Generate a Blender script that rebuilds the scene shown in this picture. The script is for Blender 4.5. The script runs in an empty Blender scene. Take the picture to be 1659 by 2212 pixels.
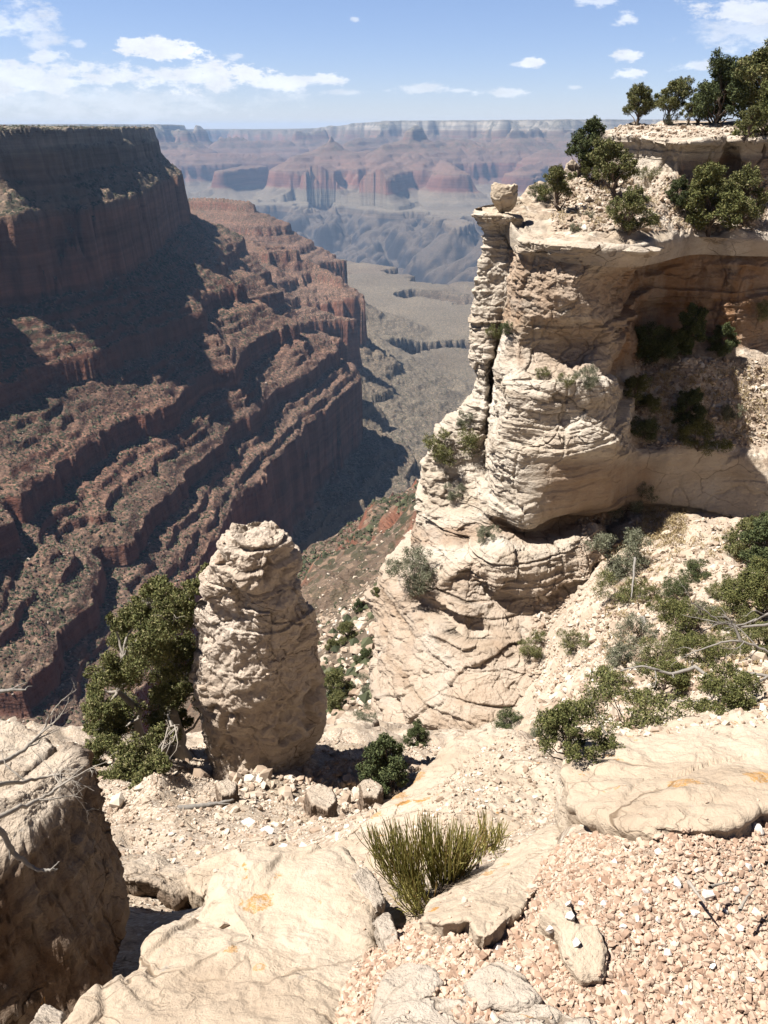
import bpy, math, random
import numpy as np
from mathutils import Vector
from mathutils.bvhtree import BVHTree

sc = bpy.context.scene
COL = sc.collection
rng = np.random.default_rng(11)
random.seed(5)

# ------------------------------------------------------------------ camera
PITCH = math.radians(24.88)
FPX = 828.0                      # focal length in pixels of the 768 x 1024 frame
cam_d = bpy.data.cameras.new('camera')
cam = bpy.data.objects.new('camera', cam_d)
COL.objects.link(cam)
cam.location = (0, 0, 0)
cam.rotation_euler = (math.pi / 2 - PITCH, 0, 0)
cam_d.sensor_fit = 'VERTICAL'
cam_d.sensor_height = 32.0
cam_d.lens = 32.0 * FPX / 1024.0
cam_d.clip_start = 0.05
cam_d.clip_end = 80000
sc.camera = cam

# ------------------------------------------------------------------ light and exposure
SUN_AZ, SUN_EL = math.radians(-90), math.radians(60)     # azimuth clockwise from +Y
sun_dir = Vector((math.sin(SUN_AZ) * math.cos(SUN_EL), math.cos(SUN_AZ) * math.cos(SUN_EL), math.sin(SUN_EL)))
sl = bpy.data.lights.new('sun', 'SUN')
sl.energy = 5.0
sl.angle = math.radians(0.5)
sl.color = (1.0, 0.95, 0.88)
so = bpy.data.objects.new('sun', sl)
so.rotation_euler = sun_dir.to_track_quat('Z', 'Y').to_euler()
so.location = (0, 0, 60)
COL.objects.link(so)

sc.view_settings.view_transform = 'Standard'
sc.view_settings.look = 'None'
sc.view_settings.gamma = 1
sc.view_settings.exposure = 1.38
sc.cycles.use_denoising = True
try:
    sc.cycles.denoiser = 'OPENIMAGEDENOISE'
except Exception:
    pass
sc.cycles.max_bounces = 5
sc.cycles.diffuse_bounces = 3
sc.cycles.volume_bounces = 0
sc.cycles.transparent_max_bounces = 8

DS = 768.0 / 1659.0              # drawing units (1659 wide) to frame pixels


def ray(u, v):
    x = (u * DS - 384.0) / FPX
    y = (512.0 - v * DS) / FPX
    return x, math.cos(PITCH) + y * math.sin(PITCH), -math.sin(PITCH) + y * math.cos(PITCH)


def P(u, v, Y):
    a, b, c = ray(u, v)
    return np.array((a * Y / b, Y, c * Y / b))


def PZ(u, v, z):
    a, b, c = ray(u, v)
    t = z / c
    return np.array((a * t, b * t, z))


# ------------------------------------------------------------------ node helper
class NT:
    def __init__(s, tree):
        s.t = tree

    def n(s, typ, **kw):
        nd = s.t.nodes.new(typ)
        for k, v in kw.items():
            setattr(nd, k, v)
        return nd

    def put(s, sock, val):
        if isinstance(val, bpy.types.NodeSocket):
            s.t.links.new(val, sock)
        elif val is not None:
            if sock.type == 'RGBA' and len(val) == 3:
                val = (*val, 1)
            sock.default_value = val

    def m(s, op, a, b=None, c=None, clamp=False):
        nd = s.n('ShaderNodeMath', operation=op, use_clamp=clamp)
        for i, v in enumerate((a, b, c)):
            if v is not None:
                s.put(nd.inputs[i], v)
        return nd.outputs[0]

    def vm(s, op, a, b=None, scale=None):
        nd = s.n('ShaderNodeVectorMath', operation=op)
        s.put(nd.inputs[0], a)
        if b is not None:
            s.put(nd.inputs[1], b)
        if scale is not None:
            s.put(nd.inputs['Scale'], scale)
        return nd.outputs['Value'] if op in ('LENGTH', 'DOT_PRODUCT') else nd.outputs[0]

    def noise(s, vec, scale, detail=4, rough=0.55, dist=0.0, color=False):
        nd = s.n('ShaderNodeTexNoise')
        s.put(nd.inputs['Vector'], vec)
        s.put(nd.inputs['Scale'], scale)
        nd.inputs['Detail'].default_value = detail
        nd.inputs['Roughness'].default_value = rough
        nd.inputs['Distortion'].default_value = dist
        return nd.outputs['Color' if color else 'Fac']

    def voro(s, vec, scale, feature='F1', rand=1.0, out='Distance'):
        nd = s.n('ShaderNodeTexVoronoi', feature=feature)
        s.put(nd.inputs['Vector'], vec)
        s.put(nd.inputs['Scale'], scale)
        nd.inputs['Randomness'].default_value = rand
        return nd.outputs[out]

    def ramp(s, fac, stops, interp='LINEAR'):
        nd = s.n('ShaderNodeValToRGB')
        cr = nd.color_ramp
        cr.interpolation = interp
        while len(cr.elements) < len(stops):
            cr.elements.new(0.5)
        for e, (p, c) in zip(cr.elements, stops):
            e.position = p
            e.color = (*c, 1) if len(c) == 3 else c
        s.put(nd.inputs[0], fac)
        return nd.outputs[0]

    def mr(s, v, a, b, c=0.0, d=1.0, smooth=False):
        nd = s.n('ShaderNodeMapRange')
        nd.interpolation_type = 'SMOOTHSTEP' if smooth else 'LINEAR'
        for i, x in enumerate((v, a, b, c, d)):
            s.put(nd.inputs[i], x)
        return nd.outputs[0]

    def mix(s, f, a, b, mode='MIX'):
        nd = s.n('ShaderNodeMix', data_type='RGBA', blend_type=mode)
        s.put(nd.inputs[0], f)
        s.put(nd.inputs[6], a)
        s.put(nd.inputs[7], b)
        return nd.outputs[2]

    def bump(s, h, strength, dist, normal=None):
        nd = s.n('ShaderNodeBump')
        s.put(nd.inputs['Height'], h)
        nd.inputs['Strength'].default_value = strength
        nd.inputs['Distance'].default_value = dist
        if normal is not None:
            s.put(nd.inputs['Normal'], normal)
        return nd.outputs[0]


def new_mat(name):
    m = bpy.data.materials.new(name)
    m.use_nodes = True
    t = m.node_tree
    bs = t.nodes['Principled BSDF']
    bs.inputs['Roughness'].default_value = 0.92
    bs.inputs['Specular IOR Level'].default_value = 0.15
    return m, NT(t), bs


# ------------------------------------------------------------------ world: sky with clouds
world = bpy.data.worlds.new('World')
sc.world = world
world.use_nodes = True
wt = NT(world.node_tree)
bg = world.node_tree.nodes['Background']
sky = wt.n('ShaderNodeTexSky', sky_type='NISHITA')
sky.sun_disc = False
sky.sun_elevation = SUN_EL
sky.sun_rotation = SUN_AZ % (2 * math.pi)
sky.altitude = 2100
sky.air_density = 1.0
sky.dust_density = 0.3
sky.ozone_density = 2.5
SKY_STRENGTH = 0.05
bg.inputs[1].default_value = SKY_STRENGTH
tc = wt.n('ShaderNodeTexCoord')
dirv = tc.outputs['Generated']
sp = wt.n('ShaderNodeSeparateXYZ')
wt.put(sp.inputs[0], dirv)
ysafe = wt.m('MAXIMUM', sp.outputs[1], 0.02)
cx = wt.m('DIVIDE', sp.outputs[0], ysafe)
cz = wt.m('DIVIDE', sp.outputs[2], ysafe)
cmb = wt.n('ShaderNodeCombineXYZ')
wt.put(cmb.inputs[0], cx)
wt.put(cmb.inputs[1], cz)
pc = cmb.outputs[0]
str_v = wt.vm('MULTIPLY', pc, (1.0, 2.2, 1.0))
nz1 = wt.noise(str_v, 24.0, 9, 0.68)
nz2 = wt.noise(str_v, 9.0, 4, 0.5)
nzz = wt.m('ADD', wt.m('MULTIPLY', wt.m('SUBTRACT', nz1, 0.5), 4.6), wt.m('MULTIPLY', wt.m('SUBTRACT', nz2, 0.5), 2.2))
CLOUDS = [  # u, v, half width, half height, opacity, softness
    (355, 112, 82, 24, 0.95, 0.5), (10, 52, 100, 46, 0.6, 1.0), (90, 126, 36, 13, 0.7, 0.7), (172, 94, 17, 9, 0.5, 0.9),
    (512, 122, 22, 9, 0.6, 0.8), (40, 170, 190, 42, 0.75, 0.8), (250, 165, 170, 34, 0.8, 0.8), (400, 168, 150, 30, 0.85, 0.8),
    (530, 160, 62, 24, 0.95, 0.5), (620, 174, 125, 16, 0.85, 0.7), (160, 215, 330, 40, 0.42, 1.2), (745, 200, 55, 8, 0.5, 0.9),
    (910, 194, 62, 12, 0.62, 0.8), (992, 196, 20, 5, 0.5, 0.9), (1095, 201, 55, 10, 0.65, 0.8), (1155, 134, 34, 13, 0.9, 0.6),
    (1118, 138, 26, 6, 0.5, 0.9), (1356, 120, 38, 11, 0.85, 0.7), (1355, 158, 34, 10, 0.8, 0.7), (1242, 188, 26, 6, 0.55, 0.9),
    (1490, 142, 62, 11, 0.65, 0.8), (1360, 37, 26, 15, 0.7, 0.8), (1290, 4, 58, 11, 0.6, 0.8), (1615, 22, 115, 27, 0.8, 0.75),
    (1610, 70, 135, 36, 0.55, 1.1), (767, 41, 11, 6, 0.55, 0.9), (650, 180, 70, 8, 0.4, 1.0)]
cov = None
for (u, v, ru, rv, op, soft) in CLOUDS:
    a, b, c = ray(u, v)
    a1, b1, c1 = ray(u + ru, v)
    a2, b2, c2 = ray(u, v - rv)
    px, pz = a / b, c / b
    rx, rz = abs(a1 / b1 - px), abs(c2 / b2 - pz)
    d = wt.vm('MULTIPLY', wt.vm('SUBTRACT', pc, (px, pz, 0)), (1 / rx, 1 / rz, 0))
    ln = wt.m('SUBTRACT', wt.vm('LENGTH', d), nzz)
    k = wt.mr(ln, 0.95 + 0.3 * soft, 0.95 - 0.6 * soft, 0.0, op, True)
    cov = k if cov is None else wt.m('MAXIMUM', cov, k)
shade = wt.mr(wt.noise(wt.vm('ADD', str_v, (0.004, -0.012, 0)), 22.0, 5, 0.6), 0.3, 0.7, 0.82, 1.06)
ccol = wt.mix(1.0, (7.9, 8.2, 8.8), shade, 'MULTIPLY')
hz = wt.mr(cz, 0.0, 0.5, 0.0, 1.0)
tint = wt.ramp(hz, [(0.0, (0.80, 0.785, 0.98)), (0.12, (0.87, 0.84, 1.0)), (0.26, (0.94, 0.90, 1.02)), (0.42, (0.42, 0.46, 0.54)), (1.0, (0.32, 0.36, 0.44))])
skyc = wt.mix(1.0, sky.outputs[0], tint, 'MULTIPLY')
wt.put(bg.inputs[0], wt.mix(cov, skyc, ccol))


# ------------------------------------------------------------------ numpy noise
def _hash(ix, iy, iz, seed):
    h = (ix.astype(np.uint32) * np.uint32(374761393) + iy.astype(np.uint32) * np.uint32(668265263)
         + iz.astype(np.uint32) * np.uint32(2246822519) + np.uint32((seed * 3266489917) & 0xffffffff))
    h ^= h >> np.uint32(15)
    h *= np.uint32(2246822519)
    h ^= h >> np.uint32(13)
    h *= np.uint32(3266489917)
    h ^= h >> np.uint32(16)
    return h.astype(np.float32) * np.float32(1 / 4294967295.0)


def vn3(x, y, z, seed=0):
    fx, fy, fz = np.floor(x), np.floor(y), np.floor(z)
    ix, iy, iz = fx.astype(np.int64), fy.astype(np.int64), fz.astype(np.int64)
    x = (x - fx).astype(np.float32); y = (y - fy).astype(np.float32); z = (z - fz).astype(np.float32)
    x = x * x * x * (x * (x * 6 - 15) + 10); y = y * y * y * (y * (y * 6 - 15) + 10); z = z * z * z * (z * (z * 6 - 15) + 10)
    r = 0
    for dx in (0, 1):
        wx = x if dx else 1 - x
        for dy in (0, 1):
            wy = wx * (y if dy else 1 - y)
            for dz in (0, 1):
                r = r + wy * (z if dz else 1 - z) * _hash(ix + dx, iy + dy, iz + dz, seed)
    return r * 2 - 1


def vn2(x, y, seed=0):
    fx, fy = np.floor(x), np.floor(y)
    ix, iy = fx.astype(np.int64), fy.astype(np.int64)
    x = (x - fx).astype(np.float32); y = (y - fy).astype(np.float32)
    x = x * x * x * (x * (x * 6 - 15) + 10); y = y * y * y * (y * (y * 6 - 15) + 10)
    z0 = np.zeros_like(ix)
    r = 0
    for dx in (0, 1):
        wx = x if dx else 1 - x
        for dy in (0, 1):
            r = r + wx * (y if dy else 1 - y) * _hash(ix + dx, iy + dy, z0, seed)
    return r * 2 - 1


def fbm3(p, scale, octv=4, seed=0, gain=0.5, lac=2.07, st=(1, 1, 1)):
    x, y, z = p[..., 0] / scale * st[0], p[..., 1] / scale * st[1], p[..., 2] / scale * st[2]
    a, r = 1.0, 0
    for o in range(octv):
        r = r + a * vn3(x, y, z, seed + o * 17)
        x, y, z = x * lac + 3.1, y * lac + 1.7, z * lac + 5.3
        a *= gain
    return r


def fbm2(x, y, scale, octv=4, seed=0, gain=0.5, ridged=False):
    x, y = x / scale, y / scale
    a, r = 1.0, 0
    for o in range(octv):
        n = vn2(x, y, seed + o * 17)
        if ridged:
            n = 1 - 2 * np.abs(n)
        r = r + a * n
        x, y = x * 2.07 + 3.1 + 0.3 * y, y * 2.07 + 1.7 - 0.3 * x
        a *= gain
    return r


def worley3(p, scale, seed=0, st=(1, 1, 1)):
    q = [p[..., i] / scale * st[i] for i in range(3)]
    f = [np.floor(a) for a in q]
    i0 = [a.astype(np.int64) for a in f]
    q = [(a - b).astype(np.float32) for a, b in zip(q, f)]
    F1 = np.full(q[0].shape, 9.0, np.float32); F2 = F1.copy(); ID = np.zeros_like(F1)
    for dx in (-1, 0, 1):
        for dy in (-1, 0, 1):
            for dz in (-1, 0, 1):
                a, b, c = i0[0] + dx, i0[1] + dy, i0[2] + dz
                h1 = _hash(a, b, c, seed); h2 = _hash(a, b, c, seed + 1); h3 = _hash(a, b, c, seed + 2)
                d = (q[0] - dx - h1) ** 2 + (q[1] - dy - h2) ** 2 + (q[2] - dz - h3) ** 2
                less = d < F1
                F2 = np.where(less, F1, np.minimum(F2, d))
                ID = np.where(less, h1 * 0.37 + h2 * 0.63, ID)
                F1 = np.where(less, d, F1)
    return np.sqrt(F1), np.sqrt(F2), ID


def sst(x, a, b):
    t = np.clip((x - a) / (b - a), 0, 1)
    return t * t * (3 - 2 * t)


# ------------------------------------------------------------------ mesh helpers
def mesh_arrays(name, V, F, mat=None, smooth=True, attrs=None):
    """V (n,3); F (m,3 or 4) int"""
    V = np.ascontiguousarray(V, np.float32).reshape(-1, 3)
    F = np.ascontiguousarray(F, np.int32)
    k = F.shape[1]
    me = bpy.data.meshes.new(name)
    me.vertices.add(len(V)); me.vertices.foreach_set('co', V.ravel())
    me.loops.add(F.size); me.loops.foreach_set('vertex_index', F.ravel())
    me.polygons.add(len(F)); me.polygons.foreach_set('loop_start', np.arange(0, F.size, k, dtype=np.int32))
    if attrs:
        for an, av in attrs.items():
            at = me.attributes.new(an, 'FLOAT', 'POINT')
            at.data.foreach_set('value', np.ascontiguousarray(av, np.float32).ravel())
    me.update(calc_edges=True)
    me.validate()
    me.polygons.foreach_set('use_smooth', np.full(len(me.polygons), smooth, bool))
    if mat:
        me.materials.append(mat)
    return me


def grid_faces(nr, nc, flip=False, wrap=False):
    i = np.arange(nr - 1)[:, None]
    j = np.arange(nc if wrap else nc - 1)[None, :]
    j2 = (j + 1) % nc
    a, b, c, d = i * nc + j, i * nc + j2, (i + 1) * nc + j2, (i + 1) * nc + j
    q = np.stack(np.broadcast_arrays(a, d, c, b) if flip else np.broadcast_arrays(a, b, c, d), -1).reshape(-1, 4)
    return q


def link(name, me, parent=None, loc=None, kind=None, label=None, cat=None, group=None):
    o = bpy.data.objects.new(name, me)
    COL.objects.link(o)
    if parent is not None:
        o.parent = parent
    if loc is not None:
        o.location = loc
    if kind: o['kind'] = kind
    if label: o['label'] = label
    if cat: o['category'] = cat
    if group: o['group'] = group
    return o


def catmull(ctrl, n):
    """interpolate along axis 0 to n samples"""
    k = ctrl.shape[0]
    t = np.linspace(0, k - 1, n)
    i = np.minimum(t.astype(int), k - 2)
    f = (t - i).reshape((-1,) + (1,) * (ctrl.ndim - 1))
    p0, p1, p2, p3 = ctrl[np.maximum(i - 1, 0)], ctrl[i], ctrl[i + 1], ctrl[np.minimum(i + 2, k - 1)]
    return 0.5 * (2 * p1 + (p2 - p0) * f + (2 * p0 - 5 * p1 + 4 * p2 - p3) * f ** 2 + (3 * p1 - p0 - 3 * p2 + p3) * f ** 3)


def surf(ctrl, nr, nc):
    a = catmull(np.asarray(ctrl, float), nr)
    return np.swapaxes(catmull(np.swapaxes(a, 0, 1), nc), 0, 1)


def grid_normals(p, toward=(0, 0, 3)):
    du = np.gradient(p, axis=1); dv = np.gradient(p, axis=0)
    n = np.cross(du, dv)
    n /= np.linalg.norm(n, axis=-1, keepdims=True) + 1e-9
    s = np.sign(np.mean(np.sum(n * (np.asarray(toward) - p), -1)))
    return n * s, s


class Strata:
    def __init__(s, z0, z1, tmin, tmax, seed):
        r = np.random.default_rng(seed)
        e = [z0]
        while e[-1] < z1:
            e.append(e[-1] + tmin + (tmax - tmin) * r.random() ** 1.8)
        s.e = np.array(e)
        s.o = r.normal(0, 1, len(e)).clip(-1.6, 1.6)

    def __call__(s, z):
        i = np.clip(np.searchsorted(s.e, z) - 1, 0, len(s.e) - 2)
        f = np.clip((z - s.e[i]) / (s.e[i + 1] - s.e[i]), 0, 1)
        return s.o[i] + 0.5 * (f - 0.5) - 0.6 * sst(np.abs(2 * f - 1), 0.90, 1.0)


BVH = []


def add_bvh(p, step=4):
    """p: (nr,nc,3) grid"""
    q = p[::step, ::step]
    nr, nc = q.shape[:2]
    BVH.append(BVHTree.FromPolygons(q.reshape(-1, 3).tolist(), grid_faces(nr, nc).tolist()))


def hit(u, v, far=400):
    d = Vector(ray(u, v)).normalized()
    best = None
    for b in BVH:
        h = b.ray_cast(Vector((0, 0, 0)), d, far)
        if h[0] is not None and (best is None or h[3] < best[1]):
            best = (h[0], h[3])
    return best[0] if best else None


def drop(x, y, z0=30):
    best = None
    for b in BVH:
        h = b.ray_cast(Vector((x, y, z0)), Vector((0, 0, -1)), 200)
        if h[0] is not None and (best is None or h[0].z > best):
            best = h[0].z
    return best


# ------------------------------------------------------------------ materials
def mat_canyon():
    m, t, bs = new_mat('canyon rock strata')
    geo = t.n('ShaderNodeNewGeometry')
    pos = geo.outputs['Position']
    s = t.n('ShaderNodeSeparateXYZ'); t.put(s.inputs[0], pos)
    wz = t.m('ADD', s.outputs[2], t.m('MULTIPLY', t.m('SUBTRACT', t.noise(pos, 0.006, 4), 0.5), 34.0))
    f = t.m('DIVIDE', t.m('ADD', wz, 1350.0), 1450.0)
    z = lambda h: (h + 1350.0) / 1450.0
    base = t.ramp(f, [(z(-1340), (.030, .028, .034)), (z(-872), (.05, .043, .044)), (z(-862), (.17, .125, .09)), (z(-812), (.20, .16, .12)),
                      (z(-795), (.25, .22, .165)), (z(-720), (.25, .215, .16)), (z(-652), (.27, .21, .15)), (z(-638), (.27, .115, .075)),
                      (z(-505), (.29, .13, .085)), (z(-490), (.30, .155, .11)), (z(-410), (.255, .105, .07)), (z(-300), (.27, .115, .075)),
                      (z(-225), (.29, .125, .08)), (z(-208), (.32, .14, .088)), (z(-120), (.32, .16, .105)), (z(-100), (.28, .20, .14)),
                      (z(-62), (.30, .20, .14)), (z(-34), (.34, .25, .175)), (z(-26), (.52, .44, .35)), (z(20), (.50, .44, .36))])
    # thin beds: stretched noise, strong along height
    bedv = t.vm('MULTIPLY', pos, (0.0025, 0.0025, 0.11))
    bed = t.m('ADD', t.m('MULTIPLY', t.noise(bedv, 1.0, 6, 0.65), 0.55), t.m('MULTIPLY', t.noise(t.vm('MULTIPLY', pos, (0.0006, 0.0006, 0.021)), 1.0, 3, 0.6), 0.45))
    base = t.mix(1.0, base, t.ramp(bed, [(0.34, (.55, .52, .50)), (0.5, (1, 1, 1)), (0.64, (1.5, 1.42, 1.34))]), 'MULTIPLY')
    # vertical streaks on cliffs
    stv = t.vm('MULTIPLY', pos, (0.06, 0.06, 0.007))
    stq = t.noise(stv, 1.0, 5, 0.62)
    streak = t.ramp(stq, [(0.34, (.55, .50, .47)), (0.52, (1, 1, 1)), (0.7, (1.25, 1.2, 1.12))])
    n_up = t.n('ShaderNodeSeparateXYZ'); t.put(n_up.inputs[0], geo.outputs['Normal'])
    up = n_up.outputs[2]
    steep = t.mr(up, 0.62, 0.35, 0, 1, True)
    base = t.mix(t.m('MULTIPLY', steep, t.mr(t.vm('LENGTH', pos), 2500.0, 6000.0, 0.85, 0.3)), base, t.mix(1.0, base, streak, 'MULTIPLY'))
    # talus on the slopes: greyer, rubble speckle, scrub
    tal = t.mix(t.mr(t.vm('LENGTH', pos), 700.0, 1100.0, 0.85, 0.5), base, (.235, .18, .13))
    nearf = t.mr(t.vm('LENGTH', pos), 200.0, 420.0)
    rub = t.mix(nearf, t.voro(pos, 1.6, 'F1', 1.0, 'Color'), t.voro(pos, 0.32, 'F1', 1.0, 'Color'))
    rs = t.n('ShaderNodeSeparateColor'); t.put(rs.inputs[0], rub)
    tal = t.mix(1.0, tal, t.ramp(rs.outputs[0], [(0.0, (.62, .60, .58)), (0.6, (1, 1, 1)), (0.9, (1.5, 1.45, 1.4)), (1.0, (1.9, 1.8, 1.7))]), 'MULTIPLY')
    vd = t.voro(pos, 0.16, 'F1', 1.0)
    vden = t.noise(pos, 0.011, 4, 0.6)
    hgreen = t.ramp(f, [(z(-880), (.1, .1, .1)), (z(-800), (.42, .42, .42)), (z(-670), (.5, .5, .5)), (z(-520), (.6, .6, .6)), (z(-320), (.72, .72, .72)), (z(-240), (1.05, 1.05, 1.05)), (z(-100), (1.1, 1.1, 1.1)), (z(0), (1.1, 1.1, 1.1))])
    thr = t.m('MULTIPLY', t.m('MULTIPLY', hgreen, vden), 0.95)
    veg = t.mr(t.m('SUBTRACT', vd, thr), 0.03, -0.06, 0, 1, True)
    veg = t.m('MULTIPLY', veg, t.mr(t.vm('LENGTH', pos), 250.0, 420.0))
    vegc = t.mix(t.noise(pos, 0.2, 2), (.042, .052, .026), (.085, .09, .048))
    tal = t.mix(t.m('MULTIPLY', veg, 0.85), tal, vegc)
    flat = t.mr(up, 0.45, 0.75, 0, 1, True)
    colr = t.mix(flat, base, tal)
    t.put(bs.inputs['Base Color'], t.mix(1.0, colr, (.415, .425, .435), 'MULTIPLY'))
    h1 = t.noise(pos, 0.05, 6, 0.62)
    h2 = t.noise(t.vm('MULTIPLY', pos, (1, 1, 3.0)), 0.16, 5, 0.6)
    b1 = t.bump(h1, 0.75, 9.0)
    b2 = t.bump(h2, 0.7, 2.6, b1)
    t.put(bs.inputs['Normal'], b2)
    return m


def mat_limestone(name, sc_=1.0, cell=None, tone=(1, 1, 1), lichen=0.0, varnish_shade=False, scree=False, grey=0.35, pits=0.5, beds=0.5, bump=1.0, spots=None, cracks=0.8, vdark=1.0):
    """pale bedded limestone; sc_ = size of the detail in metres"""
    m, t, bs = new_mat(name)
    geo = t.n('ShaderNodeNewGeometry')
    if lichen or sc_ < 0.9:
        tcn = t.n('ShaderNodeTexCoord'); pos = tcn.outputs['Object']
    else:
        pos = geo.outputs['Position']
    k = 1.0 / sc_
    c0 = lambda c: tuple(a * b for a, b in zip(c, tone))
    n1 = t.noise(pos, 0.35 * k, 6, 0.62, 0.4)
    base = t.ramp(n1, [(0.25, c0((.41, .34, .27))), (0.45, c0((.52, .45, .37))), (0.6, c0((.585, .525, .45))), (0.8, c0((.66, .615, .555)))])
    bedv = t.vm('MULTIPLY', t.vm('ADD', pos, t.vm('SCALE', t.noise(pos, 0.2 * k, 3, color=True), scale=1.1 * sc_)), (0.12 * k, 0.12 * k, 1.6 * k))
    bed = t.noise(bedv, 1.0, 6, 0.66)
    base = t.mix(beds, base, t.mix(1.0, base, t.ramp(bed, [(0.3, (.62, .54, .44)), (0.48, (1, .97, .93)), (0.7, (1.18, 1.17, 1.15))]), 'MULTIPLY'))
    # grey weathering in patches
    g = t.mr(t.noise(pos, 0.8 * k, 7, 0.7, 0.6), 0.54, 0.72, 0, grey, True)
    base = t.mix(g, base, (.27, .245, .215))
    # small pits and dark specks
    pit = t.mr(t.noise(pos, 5.0 * k, 4, 0.7), 0.62, 0.75, 0, pits, True)
    base = t.mix(pit, base, (.17, .13, .10))
    if varnish_shade:
        at = t.n('ShaderNodeAttribute', attribute_name='varnish_shade')
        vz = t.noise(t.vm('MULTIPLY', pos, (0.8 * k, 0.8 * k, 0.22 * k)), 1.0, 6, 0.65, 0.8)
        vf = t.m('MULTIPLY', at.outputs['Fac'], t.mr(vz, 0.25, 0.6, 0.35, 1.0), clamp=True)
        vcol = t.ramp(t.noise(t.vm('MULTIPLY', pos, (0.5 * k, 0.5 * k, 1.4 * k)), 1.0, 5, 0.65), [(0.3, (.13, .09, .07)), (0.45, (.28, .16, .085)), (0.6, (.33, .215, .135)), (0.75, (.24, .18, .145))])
        vcol = t.mix(1.0, vcol, (vdark, vdark * (1.06 if vdark < 1 else .97), vdark * (1.22 if vdark < 1 else .95)), 'MULTIPLY')  # vdark deepens the shade painted on the boulder sides
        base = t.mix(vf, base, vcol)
    if scree:
        at2 = t.n('ShaderNodeAttribute', attribute_name='scree')
        cr = t.voro(pos, cell or 2.6 * k, 'F1', 1.0, 'Color')
        s3 = t.n('ShaderNodeSeparateColor'); t.put(s3.inputs[0], cr)
        scol = t.ramp(s3.outputs[0], [(0.0, (.35, .27, .205)), (0.5, (.50, .41, .32)), (0.85, (.60, .51, .41)), (1.0, (.72, .65, .56))])
        soil = t.mr(t.noise(pos, 0.45 * k, 5, 0.6), 0.45, 0.62, 0, 0.85, True)
        scol = t.mix(soil, scol, t.mix(t.noise(pos, 3.0 * k, 3), (.34, .26, .18), (.52, .43, .33)))
        base = t.mix(at2.outputs['Fac'], base, scol)
    if lichen:
        ln = t.noise(pos, 1.15 * k, 7, 0.68, 0.5)
        ln2 = t.noise(pos, 0.33 * k, 2, 0.5)
        lf = t.mr(t.m('ADD', ln, t.m('MULTIPLY', t.m('SUBTRACT', ln2, 0.5), 0.5)), 0.685 - 0.06 * lichen, 0.705 - 0.06 * lichen, 0, 1)
        base = t.mix(lf, base, t.mix(t.noise(pos, 12.0 * k, 3), (.42, .20, .06), (.52, .31, .12)))
        l2 = t.mr(t.noise(t.vm('ADD', pos, (7.3, 2.1, 4.4)), 2.1 * k, 7, 0.72, 0.3), 0.64, 0.70, 0, 0.65)
        base = t.mix(l2, base, (.30, .29, .27))
    for q, rad, ring in (spots or []):
        wp = t.vm('SUBTRACT', geo.outputs['Position'], tuple(float(w) for w in q))
        dd = t.m('ADD', t.m('DIVIDE', t.vm('LENGTH', wp), rad), t.m('MULTIPLY', t.m('SUBTRACT', t.noise(geo.outputs['Position'], 0.9 / rad, 6, 0.72), 0.5), 2.2))
        sf = t.mr(dd, 0.98, 0.90, 0, 1)
        if ring:
            sf = t.m('MULTIPLY', sf, t.mr(dd, 0.38, 0.50, 0.12, 1))
        sf = t.m('MULTIPLY', sf, t.mr(t.noise(geo.outputs['Position'], 7.0 / rad, 5, 0.7), 0.40, 0.55, 0.15, 0.95))
        base = t.mix(sf, base, t.mix(t.noise(geo.outputs['Position'], 3.0 / rad, 4), (.40, .20, .06), (.50, .30, .11)))
    base = t.mix(1.0, base, (.66, .655, .65), 'MULTIPLY')
    # thin irregular joints and bedding cracks
    wv = t.vm('ADD', pos, t.vm('SCALE', t.noise(pos, 0.9 * k, 4, color=True), scale=0.7 * sc_))
    ck = t.voro(t.vm('MULTIPLY', wv, (1, 1, 2.0)), 0.42 * k, 'DISTANCE_TO_EDGE')
    ck2 = t.voro(t.vm('MULTIPLY', wv, (1, 1, 2.6)), 1.5 * k, 'DISTANCE_TO_EDGE')
    cm = t.mr(t.noise(pos, 0.5 * k, 3), 0.42, 0.6, 0, cracks, True)
    cl = t.m('MAXIMUM', t.mr(ck, 0.014, 0.002, 0, 1, True), t.m('MULTIPLY', t.mr(ck2, 0.022, 0.004, 0, 0.6, True), cm))
    cl = t.m('MULTIPLY', cl, cm)
    base = t.mix(cl, base, t.mix(1.0, base, (.34, .29, .24), 'MULTIPLY'))
    t.put(bs.inputs['Base Color'], base)
    h0 = t.m('SUBTRACT', t.noise(t.vm('MULTIPLY', pos, (1, 1, 1.8)), 1.3 * k, 8, 0.66), t.m('MULTIPLY', cl, 0.25))
    h1 = h0
    h2 = t.noise(pos, 6.5 * k, 6, 0.62)
    b1 = t.bump(h1, 0.7 * bump, 0.35 * sc_)
    b2 = t.bump(h2, 0.6 * bump, 0.07 * sc_, b1)
    t.put(bs.inputs['Normal'], b2)
    return m


def mat_islands(name, stops, rough=0.9, noise_scale=0.0):
    """colour chosen per loose piece (each stone, each leaf)"""
    m, t, bs = new_mat(name)
    geo = t.n('ShaderNodeNewGeometry')
    c = t.ramp(geo.outputs['Random Per Island'], stops)
    if noise_scale:
        tcn = t.n('ShaderNodeTexCoord')
        c = t.mix(1.0, c, t.ramp(t.noise(tcn.outputs['Object'], noise_scale, 4, 0.6), [(0.3, (.7, .68, .66)), (0.7, (1.2, 1.2, 1.2))]), 'MULTIPLY')
    t.put(bs.inputs['Base Color'], c)
    bs.inputs['Roughness'].default_value = rough
    return m


def mat_bark(name, a, b):
    m, t, bs = new_mat(name)
    tcn = t.n('ShaderNodeTexCoord')
    n = t.noise(t.vm('MULTIPLY', tcn.outputs['Object'], (14, 14, 3)), 1.0, 5, 0.65)
    t.put(bs.inputs['Base Color'], t.mix(n, a, b))
    t.put(bs.inputs['Normal'], t.bump(n, 0.6, 0.02))
    return m


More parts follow.
